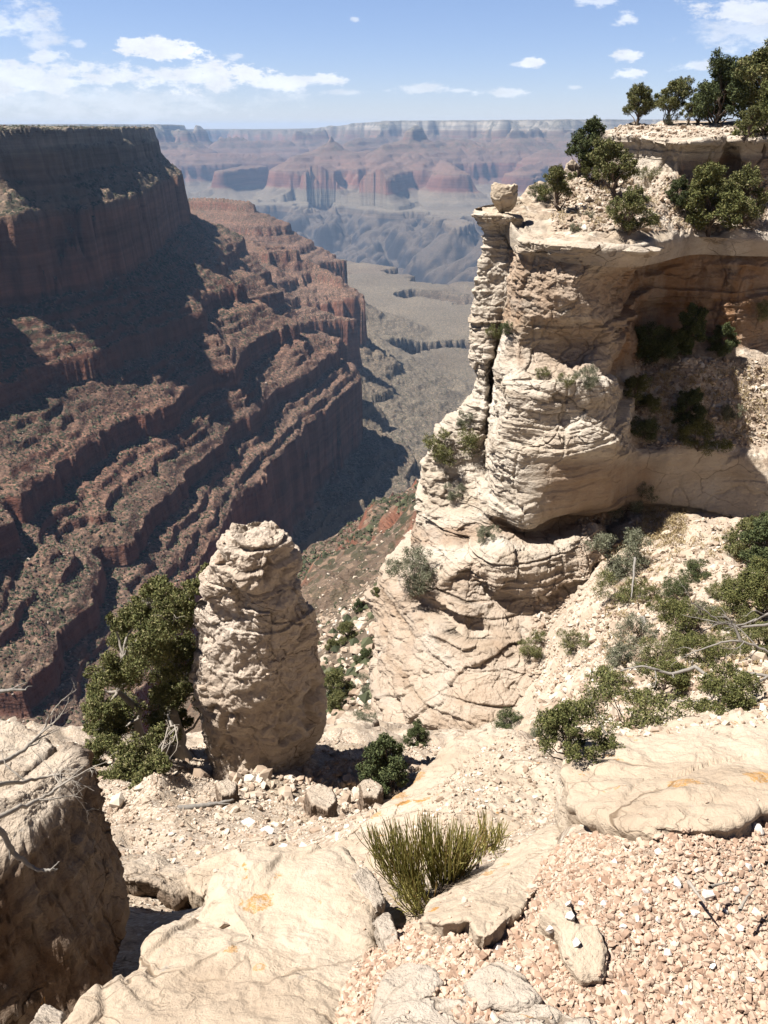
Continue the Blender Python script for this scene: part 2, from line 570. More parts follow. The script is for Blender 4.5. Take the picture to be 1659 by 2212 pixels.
M_CANYON = mat_canyon()
M_CLIFF = mat_limestone('bedded limestone cliff', 1.6, varnish_shade=True, scree=True, grey=0.4, pits=0.35, beds=0.65, cracks=0.5)
M_PLATEAU = mat_limestone('limestone rim and scree', 1.2, varnish_shade=True, scree=True, grey=0.3, pits=0.4)
M_PILLAR = mat_limestone('rough limestone pillar', 0.55, tone=(1.16, 1.11, 1.09), grey=0.4, pits=0.7, beds=0.25, bump=1.4)
M_GROUND = mat_limestone('stony pale soil', 0.5, cell=38.0, tone=(1.06, 1.0, .96), scree=True, grey=0.15, pits=0.5, beds=0.1)
M_SLAB = mat_limestone('smooth pale slab with lichen', 0.30, tone=(.96, .91, .85), lichen=0.75, grey=0.22, pits=0.2, beds=0.25, bump=0.7, spots=[(P(*q), r_, g_) for q, r_, g_ in [
    ((560, 1965, 1.95), .055, 1), ((520, 1970, 1.95), .03, 0), ((690, 1947, 1.97), .014, 0), ((600, 1905, 2.1), .04, 1), ((540, 1915, 2.08), .03, 0), ((560, 2085, 1.62), .022, 1),
    ((500, 2055, 1.70), .02, 0), ((1622, 1562, 2.75), .10, 1), ((1645, 1600, 2.6), .10, 0), ((1590, 1535, 2.9), .07, 1), ((1480, 1700, 2.0), .05, 1), ((1640, 1690, 2.0), .05, 0), ((1530, 1612, 2.5), .03, 0),
    ((850, 1735, 3.65), .10, 0), ((810, 1775, 3.4), .07, 0), ((890, 1690, 3.9), .09, 0), ((985, 1580, 4.55), .05, 0), ((1060, 1905, 1.95), .04, 1), ((1035, 1890, 2.0), .035, 0), ((1100, 1880, 2.0), .03, 0), ((1165, 1838, 2.15), .02, 0), ((1255, 1660, 2.4), .04, 0)]])
M_SLAB_G = mat_limestone('grey lichened rock', 0.25, tone=(.93, .92, .92), lichen=1.0, grey=0.6, pits=0.4, beds=0.25)
M_BOULDER = mat_limestone('weathered boulder', 0.38, tone=(.98, .95, .92), lichen=0.35, grey=0.75, varnish_shade=True, vdark=0.45, cracks=1.0, pits=0.55, beds=0.3)  # sides coloured extra dark: painted shade on top of real varnish
M_GRAVEL = mat_islands('pink limestone chips', [(0.0, (.23, .15, .105)), (0.3, (.32, .225, .165)), (0.6, (.37, .275, .21)), (0.92, (.395, .305, .24)), (1.0, (.43, .36, .30))], noise_scale=40)
M_RUBBLE = mat_islands('pale limestone rubble', [(0.0, (.23, .17, .125)), (0.4, (.325, .255, .195)), (0.8, (.385, .325, .26)), (1.0, (.46, .42, .365))], noise_scale=3)
M_REDRUB = mat_islands('red and tan talus blocks', [(0.0, (.07, .035, .026)), (0.5, (.12, .066, .048)), (0.85, (.17, .115, .088)), (1.0, (.26, .22, .18))])
M_WHITE = mat_islands('white chert stone', [(0.0, (.42, .385, .345)), (1.0, (.54, .51, .48))], noise_scale=30)
M_JUN = mat_islands('juniper foliage', [(0.0, (.050, .058, .022)), (0.5, (.094, .100, .036)), (0.85, (.15, .142, .054)), (1.0, (.24, .21, .12))])
M_PIN = mat_islands('dark pinyon foliage', [(0.0, (.030, .040, .018)), (0.6, (.058, .072, .029)), (1.0, (.105, .115, .048))])
M_YEL = mat_islands('yellow green foliage', [(0.0, (.052, .060, .021)), (0.6, (.088, .092, .030)), (1.0, (.15, .14, .055))])
M_SAGE = mat_islands('grey green foliage', [(0.0, (.07, .075, .045)), (0.6, (.12, .125, .08)), (1.0, (.20, .195, .14))])
M_DRY = mat_islands('dry grass', [(0.0, (.17, .125, .06)), (0.6, (.27, .205, .11)), (1.0, (.38, .31, .19))])
M_EPH = mat_islands('ephedra stems', [(0.0, (.12, .12, .03)), (0.6, (.23, .205, .06)), (0.9, (.31, .265, .10)), (1.0, (.30, .19, .08))])
M_SCRUB = mat_islands('distant scrub', [(0.0, (.03, .036, .02)), (0.7, (.062, .067, .036)), (1.0, (.10, .10, .06))])
M_BARK = mat_bark('juniper bark', (.07, .05, .038), (.12, .095, .075))
M_DEAD = mat_bark('bleached dead wood', (.12, .108, .095), (.24, .222, .20))


# ------------------------------------------------------------------ the great canyon: strata profile over "distance from the rim"
LAY = []
def _lay(dz, run): LAY.append((dz, run))
_lay(20, 4); _lay(12, 16); _lay(28, 6); _lay(50, 62); _lay(105, 14); _lay(80, 150)
for _cl, _sp in ((22, 15), (5, 8), (4, 21), (27, 10), (3, 6), (7, 16), (24, 9), (5, 10), (6, 8)):
    _lay(_cl, 3 + _cl * 0.08); _lay(_sp, _sp * 3.9)
_lay(140, 15); _lay(24, 34); _lay(12, 3); _lay(30, 50); _lay(10, 3); _lay(74, 230); _lay(18, 900); _lay(52, 9); _lay(420, 800); _lay(5, 4000)
WZ = np.cumsum([0] + [r for _, r in LAY]).astype(float)
ZZ = -np.cumsum([0] + [d for d, _ in LAY]).astype(float)
Z_CB, Z_RR = -215.0, ZZ[6 + 18]
W_CB, W_RR = WZ[5], WZ[24]
W_SUP = WZ[6]
W_PLAT = WZ[30] + 120
W_TAP = WZ[31]
Z_PLAT = ZZ[30]


def seg_dist(x, y, pts):
    d = np.full(x.shape, 1e9)
    for (x0, y0), (x1, y1) in zip(pts[:-1], pts[1:]):
        dx, dy = x1 - x0, y1 - y0
        t = np.clip(((x - x0) * dx + (y - y0) * dy) / (dx * dx + dy * dy + 1e-9), 0, 1)
        d = np.minimum(d, np.hypot(x - x0 - t * dx, y - y0 - t * dy))
    return d


def inside(x, y, pts):
    c = np.zeros(x.shape, bool)
    n = len(pts)
    for i in range(n):
        x0, y0 = pts[i]; x1, y1 = pts[(i + 1) % n]
        k = ((y0 > y) != (y1 > y)) & (x < (x1 - x0) * (y - y0) / (y1 - y0 + 1e-12) + x0)
        c ^= k
    return c


pz = lambda u, v, z: tuple(PZ(u, v, z)[:2])
# line of the foot of the upper cliff and of the brink of the red wall, left side of the side canyon
L_CB = [(-1500, 250), (-1250, 600), (-900, 900)] + [pz(-150, 705, Z_CB), pz(0, 652, Z_CB), pz(110, 640, Z_CB), pz(200, 612, Z_CB), pz(330, 545, Z_CB), pz(362, 500, Z_CB), pz(398, 478, Z_CB)]
xe, ye = L_CB[-1]
L_CB += [(xe - 60, ye + 260), (xe - 420, ye + 620), (xe - 900, ye + 900), (-3200, 3900)]
A_POLY = L_CB + [(-9000, 5000), (-9000, 0)]
L_RR = [(-1500, -200), (-900, 150), pz(180, 1700, Z_RR), pz(300, 1580, Z_RR), pz(385, 1420, Z_RR), pz(440, 1265, Z_RR), pz(480, 1170, Z_RR), pz(545, 1060, Z_RR), pz(600, 1000, Z_RR), pz(655, 955, Z_RR),
        pz(668, 915, Z_RR), pz(690, 905, Z_RR), pz(730, 865, Z_RR), pz(782, 818, Z_RR), pz(770, 800, Z_RR)]
n1 = pz(745, 745, Z_RR); n2 = pz(760, 690, Z_RR); n3 = pz(790, 650, Z_RR); n4 = pz(750, 565, Z_RR)
L_RR += [(n1[0] - 150, n1[1] - 160), n1, (n1[0] - 120, n1[1] + 130), (n2[0] - 170, n2[1] - 90), n2, (n2[0] - 150, n2[1] + 110), (n3[0] - 210, n3[1] - 60), n3,
         (n3[0] - 90, n3[1] + 450), (n4[0] - 420, n4[1] - 350), n4, (n4[0] - 330, n4[1] + 400), (-1500, 6000), (-3200, 6500)]
B_POLY = L_RR + [(-9000, 6500), (-9000, -200)]

KM = 1000.0
def az(u): return (u * DS - 384) / FPX / 1.10
N_RIM = [(az(-500) * 12.5 * KM, 12.5 * KM), (az(100) * 12.6 * KM, 12.6 * KM), (az(395) * 13 * KM, 13 * KM), (az(402) * 19 * KM, 19 * KM), (az(505) * 21 * KM, 21 * KM),
         (az(500) * 18 * KM, 18 * KM), (az(700) * 17 * KM, 17 * KM), (az(828) * 15.6 * KM, 15.6 * KM), (az(850) * 14.6 * KM, 14.6 * KM), (az(1010) * 14.0 * KM, 14.0 * KM),
         (az(1120) * 13.2 * KM, 13.2 * KM), (az(1300) * 12.6 * KM, 12.6 * KM), (az(1900) * 12 * KM, 12 * KM)]
N_POLY = N_RIM + [(20 * KM, 14 * KM), (20 * KM, 40 * KM), (-25 * KM, 40 * KM), (-25 * KM, 13 * KM)]


def pk(u, r): return (az(u) * r * KM, r * KM)
# ridges and temples: polyline, level (w) of the crest, spread factor
RIDGES = [
    ([pk(885, 11.6), pk(905, 11.8)], WZ[3], 0.55),                       # pointed temple
    ([pk(835, 11.3), pk(930, 11.6), pk(1010, 13.0), pk(1010, 14.2)], W_CB + 60, 0.8),
    ([pk(712, 11.4), pk(716, 11.6)], WZ[4], 0.6),                        # small pyramid
    ([pk(640, 11.0), pk(720, 11.5), pk(840, 11.6)], W_SUP + 60, 0.8),
    ([pk(1100, 12.0), pk(1180, 12.4), pk(1340, 12.0)], WZ[4] + 10, 0.8),
    ([pk(1180, 11.2), pk(1400, 10.8)], W_SUP, 0.9),
    ([pk(640, 14.8), pk(700, 15.0)], WZ[3], 0.8), ([pk(470, 14.2), pk(620, 14.6)], W_CB, 0.8),
    ([pk(420, 12.2), pk(590, 12.6)], W_SUP + 120, 0.9), ([pk(760, 13.0), pk(830, 14.6)], W_CB, 0.9),
    ([pk(612, 9.7), pk(700, 10.6)], W_RR - 190, 0.7), ([pk(815, 9.6), pk(850, 10.8)], W_RR - 170, 0.7), ([pk(985, 9.9), pk(960, 11)], W_RR - 170, 0.7),
    ([pk(1130, 9.9), pk(1180, 11.2)], W_RR - 150, 0.7), ([pk(470, 10.6), pk(560, 11.5)], W_RR - 120, 0.8),
    ([pk(1300, 9.6), pk(1350, 11)], W_RR - 150, 0.7),
    ([(-1800, 4300), (-1150, 4000), pz(540, 447, -300)], W_SUP - 40, 1.45),   # spur beyond the left wall
    ([(-1900, 5200), (-1200, 5000), (-800, 4900)], W_SUP + 260, 1.2),
]
GORGE = [pk(1700, 5.4), pk(1150, 5.9), pk(1030, 6.2), pk(930, 6.7), pk(850, 7.3), pk(770, 8.0), pk(640, 8.7), pk(420, 9.2), pk(100, 9.8)]
CUTS = [([pk(1200, 4.15), pk(1010, 4.30), pk(905, 4.45)], 85), ([pk(1200, 3.22), pk(1010, 3.34), pk(925, 3.30), pk(885, 3.20)], 62),
        ([pk(940, 4.9), pk(905, 5.6), pk(930, 6.5)], 80), ([pk(760, 8.0), pk(735, 6.6), pk(700, 5.8)], 110), ([pk(880, 7.6), pk(900, 9.0)], 140),
        ([pk(690, 9.0), pk(700, 10.2)], 130), ([pk(1000, 6.7), pk(1060, 8.6)], 130)]


def z_near(x, y):
    r = np.hypot(x, y)
    a = x / np.maximum(y, 0.3 * r + 1e-6)
    k = np.clip(0.56 - np.where(a < -0.096, 1.1, 0.75) * (a + 0.096), 0.455, 1.1)
    k = np.where(r > 1100, k + (r - 1100) * 0.00030, k)
    return -r * (k + 0.24 * np.exp(-r / 150.0))


def canyon_z(x, y):
    r = np.hypot(x, y)
    f = np.clip(r / 1500.0, 0.3, 5)
    # wandering of every contour: promontories, alcoves, gullies
    w1 = fbm2(x, y, 420.0, 3, 3) * 70
    w2 = fbm2(x, y, 150.0, 3, 31, ridged=True) * 26
    w3 = fbm2(x, y, 38.0, 4, 57) * 10
    far = sst(r, 3300, 6000)
    w4 = fbm2(x, y, 1500.0, 4, 71, ridged=True) * 230 + fbm2(x, y, 420.0, 3, 91, ridged=True) * 36
    w3 = w3 * (1 - 0.75 * far)
    dw = w1 * (1 - 0.5 * far) + w2 * (1 - 0.8 * far) + w3 + far * w4
    ins_a, ins_b = inside(x, y, A_POLY), inside(x, y, B_POLY)
    d1, d2 = seg_dist(x, y, L_CB), seg_dist(x, y, L_RR)
    t = d1 / (d1 + d2 + 1e-6)
    near_line = np.exp(-(np.minimum(d1, d2) / 110.0) ** 2)
    wl = np.where(ins_a, W_CB - d1 * 0.95, np.where(ins_b, W_CB + t * (W_RR - W_CB), W_RR + d2))
    spur = fbm2(x + 0.4 * y, y * 0.75 - 0.2 * x, 400.0, 3, 641, 0.5, ridged=True)
    dw = dw - (spur * 108 + 16 * fbm2(x - 0.3 * y, y, 120.0, 3, 661, ridged=True)) * (1 - far)
    wl = wl + dw * (1 - 0.82 * near_line) * np.where(ins_a & (d1 > 160), 0.45, 1.0)
    wl = np.where(ins_b, wl, np.maximum(np.where(d2 > 120, W_RR + d2 + (wl - W_RR - d2) * 0.45, wl), W_RR + 8 + 0.55 * d2))
    w = wl
    # temples and the far rim
    dn = seg_dist(x, y, N_RIM)
    wn = np.where(inside(x, y, N_POLY), -dn, dn * 0.62) + dw
    w = np.minimum(w, wn)
    for pts, w0, k in RIDGES:
        d = seg_dist(x, y, pts)
        w = np.minimum(w, w0 + d * k + dw * np.clip(d / 500.0, 0.12, 1))
    plat = W_PLAT + 330 + fbm2(x, y, 900.0, 4, 123) * 260
    w = np.where(w > W_PLAT, W_PLAT + (w - W_PLAT) * 0.2, w)
    w = np.minimum(w, np.maximum(plat, W_PLAT + 20))
    g = np.maximum(820 + fbm2(x, y, 800, 4, 211, ridged=True) * 300 - seg_dist(x, y, GORGE), -400)
    w = np.where(g > 0, np.maximum(w, W_TAP + g), np.where((g > -260), np.maximum(w, W_TAP + g * 0.9), w))
    for pts, hw in CUTS:
        c = hw + fbm2(x, y, 240, 4, 311, ridged=True) * hw * 0.6 - seg_dist(x, y, pts)
        w = np.where(c > 0, np.maximum(w, W_TAP + c * 1.2), w)
    lw = np.stack([x, y, np.clip(w, 0, 900) * 1.6], -1)
    w = w + (fbm3(lw, 75.0, 3, 705) * 8 + fbm3(lw, 210.0, 2, 725) * 20) * np.clip(w / 60.0, 0, 1) * (w < W_RR - 12) * (1 - 0.7 * near_line)
    nearw = 1 - sst(r, 2800, 4200)
    cf = 0.12 + 0.88 * ((w < W_CB + 15) | (np.abs(w - W_RR) < 40))
    w = w + nearw * (fbm2(x, y, 85.0, 3, 745, ridged=True) * 15 * cf + fbm2(x, y, 24.0, 3, 755) * 6) * np.clip((w + 30) / 30, 0, 1)
    z = np.interp(w, WZ, ZZ)
    z = z + sst(r, 5500, 7500) * ((np.interp(w - 16, WZ, ZZ) + z + np.interp(w + 16, WZ, ZZ)) / 3 - z)
    # gentle roll of the plateau tops
    z = z + np.where(w < 0, np.clip(-w, 0, 900) * 0.006, 0)
    # small ledges everywhere on the slopes
    per = 13.0
    z = z - 0.8 * per / (2 * np.pi) * np.sin(2 * np.pi * (z + w3 * 0.5) / per) * (z > Z_PLAT + 25)
    z = z + fbm2(x, y, 9.0, 3, 401) * 0.9 * np.clip(r / 300, 0, 1)
    z = z + fbm2(x, y, 160.0, 4, 433) * 4 * far
    z = z + sst(r, 8500, 12500) * (45.0 + 62.0 * sst(x / r, -0.13, 0.02)) - 75.0 * sst(r, 15800, 17500)
    # our own side, falling away below the rim
    zn = z_near(x, y) + fbm2(x, y, 120.0, 4, 511, ridged=True) * np.clip(r / 9, 0, 30) * 0.6
    p2 = 22.0
    zn = zn - 0.75 * p2 / (2 * np.pi) * np.sin(2 * np.pi * (zn + w3) / p2) * np.clip((r - 120) / 200, 0, 1)
    zn = zn + fbm2(x, y, 10.0, 4, 523) * np.clip(r / 80, 0.1, 1.2)
    zn = zn - 7.0 * (1 - sst(r, 26, 75)) - 12.0 * sst(x / r, 0.06, 0.14) * (1 - sst(r, 60, 160))
    z = np.where(r < 2600, np.maximum(z, zn), z)
    return z


AZ_D = np.concatenate([np.arange(-76, -38, 0.45), np.arange(-38, 24.0, 0.058), np.arange(24.0, 46, 0.4)])
RR = np.exp(np.concatenate([np.arange(math.log(20), math.log(480), 0.0075), np.arange(math.log(480), math.log(2600), 0.0026)]))
RF = np.exp(np.concatenate([np.arange(math.log(RR[-1]), math.log(8200), 0.0034), np.arange(math.log(8200), math.log(15200), 0.0017), np.arange(math.log(15200), math.log(26000), 0.004)]))
azr = np.radians(AZ_D)


def polar_mesh(name, R, kind='structure'):
    rr, aa = np.meshgrid(R, azr, indexing='ij')
    x, y = rr * np.sin(aa), rr * np.cos(aa)
    z = canyon_z(x, y)
    p = np.stack([x, y, z], -1)
    me = mesh_arrays(name, p, grid_faces(*x.shape, flip=True), M_CANYON, True)
    link(name, me, kind=kind)
    return p


SIDE = polar_mesh('canyon_slope', RR)
FARP = polar_mesh('canyon_terrain', RF)

# ------------------------------------------------------------------ the air: one box of thin haze round everything
me = bpy.data.meshes.new('haze')
X0, X1, Y0, Y1, Z0, Z1 = -29000, 29000, -1500, 29000, float(min(FARP[..., 2].min(), SIDE[..., 2].min())) - 1.0, float(FARP[..., 2].max()) + 8.0
vs = [(x, y, z) for x in (X0, X1) for y in (Y0, Y1) for z in (Z0, Z1)]
me.from_pydata(vs, [], [(0, 1, 3, 2), (4, 6, 7, 5), (0, 4, 5, 1), (2, 3, 7, 6), (0, 2, 6, 4), (1, 5, 7, 3)])
hm = bpy.data.materials.new('haze air')
hm.use_nodes = True
ht = hm.node_tree
for nd in list(ht.nodes):
    if nd.type != 'OUTPUT_MATERIAL':
        ht.nodes.remove(nd)
pv = ht.nodes.new('ShaderNodeVolumePrincipled')
pv.inputs['Color'].default_value = (0.44, 0.65, 1.0, 1)
pv.inputs['Density'].default_value = HAZE_DENSITY = 2.9e-5
pv.inputs['Anisotropy'].default_value = 0.0
ht.links.new(pv.outputs[0], ht.nodes['Material Output'].inputs['Volume'])
me.materials.append(hm)
link('haze', me, kind='stuff', label='thin blue haze filling the canyon air')


# ------------------------------------------------------------------ the pale limestone buttress and the alcove beside it
# control net: rows from the brink down, columns from the hidden back round the tower and the nose into the alcove; (u, v, Y)
BNET = [
 [(1030,450,50),(1075,460,49),(1115,470,49.5),(1128,500,49.5),(1136,512,46.5),(1190,522,45.2),(1262,524,44.2),(1330,528,43.8),(1392,530,44.5),(1388,522,52.6),(1500,512,55),(1590,515,55.2),(1665,518,55.6),(1900,520,55.5)],
 [(1052,500,50),(1085,505,49.4),(1108,515,49.2),(1122,535,48.4),(1138,556,46.3),(1190,560,45),(1260,560,44.2),(1320,560,44.2),(1375,562,45.5),(1390,552,53.6),(1500,545,56),(1590,545,56),(1665,548,56.2),(1900,548,57)],
 [(1037,570,49.8),(1078,575,49.0),(1102,580,48.9),(1114,590,48.0),(1125,605,46),(1170,612,44.6),(1215,612,43.8),(1262,615,43.8),(1320,615,46.4),(1388,600,54),(1500,590,56),(1590,590,54.9),(1665,590,55.6),(1900,590,57)],
 [(1026,655,49.6),(1066,655,48.6),(1094,660,48.4),(1106,665,47.4),(1115,668,45.6),(1165,680,44.2),(1230,690,43.8),(1290,690,43.9),(1330,695,46.2),(1385,660,54),(1500,635,56),(1590,640,54.9),(1665,650,55.6),(1900,650,57)],
 [(1020,730,49.2),(1055,730,48),(1075,735,48.6),(1088,738,48.4),(1105,742,45),(1160,745,44.8),(1230,745,45.2),(1290,745,45.1),(1335,745,46.7),(1382,715,53.6),(1490,685,55.4),(1590,700,54.8),(1665,715,55.5),(1900,715,57)],
 [(1020,790,48.8),(1045,790,47.6),(1058,792,47.9),(1068,795,49.2),(1090,800,44.4),(1150,805,43.2),(1230,805,43.2),(1285,805,43.6),(1312,805,46),(1378,785,51.8),(1480,738,54),(1590,748,54),(1665,757,54.8),(1900,757,56)],
 [(1025,830,48.4),(1044,835,47.2),(1054,838,47.5),(1063,840,49.0),(1080,835,43.8),(1150,828,42.3),(1230,825,42),(1290,828,42.2),(1320,830,43.5),(1370,840,49),(1470,795,51),(1590,800,52),(1665,800,53),(1900,800,54)],
 [(1005,885,47.8),(1040,888,46.6),(1050,890,46.9),(1058,892,48.3),(1075,890,43.4),(1150,888,42),(1230,888,41.7),(1300,890,41.7),(1328,890,43),(1365,895,47.5),(1460,860,49),(1590,870,50),(1665,870,51),(1900,870,52)],
 [(958,935,47.2),(1020,945,46),(1045,948,46.2),(1053,950,47.2),(1070,950,43),(1150,945,41.6),(1230,940,41.3),(1310,940,41.3),(1335,940,42.5),(1365,950,45.5),(1440,935,47.2),(1560,935,48.2),(1665,955,48.6),(1900,965,48.5)],
 [(925,985,46.8),(1000,1000,45.3),(1040,1000,45.4),(1052,1000,45.6),(1068,1000,42.7),(1120,985,41.3),(1190,975,41),(1290,972,41.2),(1335,978,42.2),(1375,980,44.5),(1430,975,45.3),(1545,972,46.3),(1665,1025,46),(1900,1090,44)],
 [(902,1050,46.2),(980,1060,44.4),(1040,1060,44),(1055,1050,43.6),(1075,1050,42.2),(1130,1045,41),(1190,1045,40.7),(1290,1040,41.2),(1325,1040,42),(1375,1040,44.3),(1430,1040,45),(1545,1045,45.8),(1665,1085,45.2),(1900,1140,43.3)],
 [(898,1110,45.6),(970,1120,43.2),(1040,1110,42.6),(1065,1105,42),(1088,1110,41.5),(1135,1138,40.4),(1200,1112,40.9),(1270,1100,41.5),(1320,1095,42.2),(1375,1085,44.2),(1430,1085,44.8),(1545,1100,45),(1665,1138,44.3),(1900,1190,42.5)],
 [(885,1150,45),(960,1160,42.3),(1030,1150,42),(1065,1135,42),(1088,1138,42.2),(1135,1150,42.3),(1205,1126,42.8),(1275,1115,43.2),(1325,1108,43.8),(1378,1095,45.2),(1432,1095,45.4),(1545,1112,45.2),(1665,1150,44.4),(1900,1200,42.3)],
 [(860,1195,44.3),(940,1200,41.3),(1020,1190,40.3),(1065,1190,39.6),(1090,1195,39.2),(1135,1205,38.9),(1200,1190,39.4),(1250,1165,40.2),(1300,1150,41.3)],
 [(815,1275,43.2),(920,1270,39.8),(1005,1225,39.4),(1050,1255,38.6),(1090,1275,38.2),(1135,1288,38.0),(1190,1282,38.1),(1235,1255,38.7),(1300,1235,39.4)],
 [(812,1310,42.5),(920,1305,39.3),(1005,1245,39.5),(1050,1277,38.9),(1090,1297,38.5),(1135,1308,38.3),(1190,1300,38.4),(1240,1275,38.8),(1305,1258,39.2)],
 [(812,1390,40.5),(920,1390,37.2),(985,1340,37.2),(1040,1370,36.4),(1090,1390,35.8),(1140,1400,35.6),(1195,1390,35.9),(1235,1370,36.3),(1290,1340,37)],
 [(804,1480,38.5),(900,1480,35.6),(970,1440,35.4),(1035,1460,34.4),(1090,1480,33.8),(1150,1470,34),(1190,1460,34.4),(1220,1445,35.2),(1262,1425,36.4)],
 [(795,1565,36.5),(880,1565,33.8),(960,1565,32.8),(1030,1565,32.2),(1080,1565,32),(1130,1565,32.2),(1170,1545,33),(1195,1530,34.5),(1220,1520,37)],
 [(790,1680,35.5),(880,1680,32.8),(960,1680,31.8),(1030,1680,31.2),(1080,1680,31),(1130,1680,31.2),(1170,1660,32),(1195,1640,34),(1220,1630,36.5)],
]
net = []
for k, row in enumerate(BNET):
    pts = [P(*c) for c in row]
    while len(pts) < 14:                       # under the floor of the bowl: straight down
        pts.append(net[-1][len(pts) + 2] + np.array((0, 0.25, -1.6)))
    back = [pts[0] + np.array((9.0, 15.0, 0)), pts[0] + np.array((2.6, 5.0, 0))]
    net.append(np.array(back + pts))
net = np.array(net)                             # (20, 16, 3)
NB_R, NB_C = 860, 760
B = surf(net, NB_R, NB_C)
rowp = np.linspace(0, net.shape[0] - 1, NB_R)[:, None] + np.zeros((1, NB_C))
colp = np.linspace(0, net.shape[1] - 1, NB_C)[None, :] + np.zeros((NB_R, 1))
# scree on the sloping terrace inside the alcove (rows 5-9, columns beyond the nose)
scree = sst(colp, 10.6, 11.3) * sst(rowp, 4.9, 5.25) * (1 - sst(rowp, 8.75, 9.1))
varn_dark = sst(colp, 8.6, 10.8) * sst(rowp, 0.35, 0.9) * (1 - sst(rowp, 4.9, 5.3)) * 1.0
varn_dark = np.maximum(varn_dark, sst(colp, 4.0, 4.6) * (1 - sst(colp, 6.0, 6.6)) * sst(rowp, 0.7, 1.2) * (1 - sst(rowp, 3.2, 4.0)) * 0.7)
varn_dark = np.maximum(varn_dark, 0.6 * sst(rowp, 11.2, 11.6) * (1 - sst(rowp, 12.3, 12.8)) * (1 - sst(colp, 10.2, 10.8)))  # darker brown band on the undercut below the overhanging lip
varn_dark = np.maximum(varn_dark, 0.42 * sst(rowp, 12.8, 14) * (1 - sst(colp, 10.2, 10.8)))
varn_dark = np.maximum(varn_dark, 0.5 * sst(colp, 5.4, 6.4) * sst(rowp, 0.8, 1.3) * (1 - sst(rowp, 4.4, 5.0)) * sst(fbm3(B, 3.0, 4, 141), -0.35, 0.25))
varn_dark = np.maximum(varn_dark, 0.55 * sst(colp, 7.2, 8.2) * (1 - sst(colp, 11.2, 12.2)) * sst(rowp, 9.2, 9.6) * (1 - sst(rowp, 11.6, 12.2)))
varn_dark = np.maximum(varn_dark, 0.35 * sst(rowp, 3.6, 4.2) * (1 - sst(rowp, 5.0, 5.5)) * sst(colp, 6.5, 7.5) * (1 - sst(colp, 10, 10.6)))  # darker brown band following the recess across the nose
bN, sgn = grid_normals(B)
hN = bN.copy(); hN[..., 2] *= 0.25
hN /= np.linalg.norm(hN, axis=-1, keepdims=True) + 1e-9
zz = B[..., 2] + 0.55 * fbm3(B, 7.0, 3, 5) - 0.02 * B[..., 0]
s1 = Strata(-45, 3, 0.5, 2.4, 3); s2 = Strata(-45, 3, 0.12, 0.5, 4)
smooth_face = sst(rowp, 8.9, 9.4) * (1 - sst(rowp, 11.2, 11.9)) * sst(colp, 6.6, 7.4)          # massive grey band
alc = sst(colp, 10.3, 11.4)
kk = (1 - 0.75 * smooth_face) * (1 - 0.9 * scree) * (1 - 0.55 * alc)
lm = sst(fbm3(B, 4.5, 3, 21, st=(1, 1, 0.5)), -0.25, 0.55)
dA = 0.24 * s1(zz) * (0.15 + 0.95 * lm) * (1 + 1.5 * sst(rowp, 11.8, 12.8)) + 0.075 * s2(zz) * (0.3 + 0.7 * sst(fbm3(B, 2.5, 3, 25), -0.2, 0.5))
wob = 0.35 * np.stack([fbm3(B, 1.6, 3, 61), fbm3(B, 1.6, 3, 62), fbm3(B, 1.6, 3, 63)], -1)
f1, f2, cid = worley3(B + wob, 2.9, 41, (1, 1, 0.8))
dB = (cid - 0.5) * 0.75 - 0.10 * (1 - sst(f2 - f1, 0.0, 0.05))
g1, g2, cid2 = worley3(B + wob * 0.2, 0.9, 45, (1, 1, 2.0))
dB = dB + (cid2 - 0.5) * 0.30 - 0.03 * (1 - sst(g2 - g1, 0.0, 0.08))
h1_, h2_, cid3 = worley3(B, 0.36, 47, (1, 1, 2.2))
dB = dB + (cid3 - 0.5) * 0.13
dC = 0.26 * fbm3(B, 3.4, 5, 71, 0.5) + 0.08 * (1 - np.abs(fbm3(B, 1.1, 4, 75))) 
# vertical joints on the massive face
jn = np.abs(fbm3(B, 2.6, 2, 83, st=(1, 1, 0.12)))
dD = -0.09 * (1 - sst(jn, 0.0, 0.04))
disp = (dA + dB * 0.8) * kk + dC * (1 - 0.75 * scree) * (1 - 0.5 * smooth_face) + dD * (1 - scree)
# blocky cap rock along the brink, hollow just under it on the alcove side
disp += 0.62 * (1 - sst(rowp, 0.72, 0.88)) * sst(colp, 5.5, 6.2) * (1 - 0.6 * sst(colp, 10.4, 10.8)) * (0.75 + 0.9 * (cid - 0.5) + 0.35 * (cid2 - 0.5))
disp -= 0.5 * sst(rowp, 1.2, 1.8) * (1 - sst(rowp, 3.2, 4.5)) * alc * sst(fbm3(B, 3.0, 3, 133, st=(0.5, 0.5, 1.6)), 0.05, 0.5)
# the dark cleft between tower and main block
cl = np.exp(-((colp - 5.0) / 0.16) ** 2) * sst(rowp, 4.4, 5.0) * (1 - sst(rowp, 8.8, 9.6))
disp -= 1.3 * cl
edge = np.minimum(1, rowp / 0.25)
Bd = B + hN * (disp * np.clip(edge + 0.3, 0, 1))[..., None]
Bd[..., 2] += scree * (0.22 * fbm3(B, 1.2, 4, 91))
me = mesh_arrays('cliff', Bd, grid_faces(NB_R, NB_C, flip=sgn > 0), M_CLIFF, True, {'scree': scree, 'varnish_shade': np.clip(varn_dark, 0, 1)})
link('cliff', me, kind='structure', label='pale banded limestone buttress standing over the canyon')
add_bvh(Bd, 4)
print('cliff', Bd[..., 2].min(), sgn)

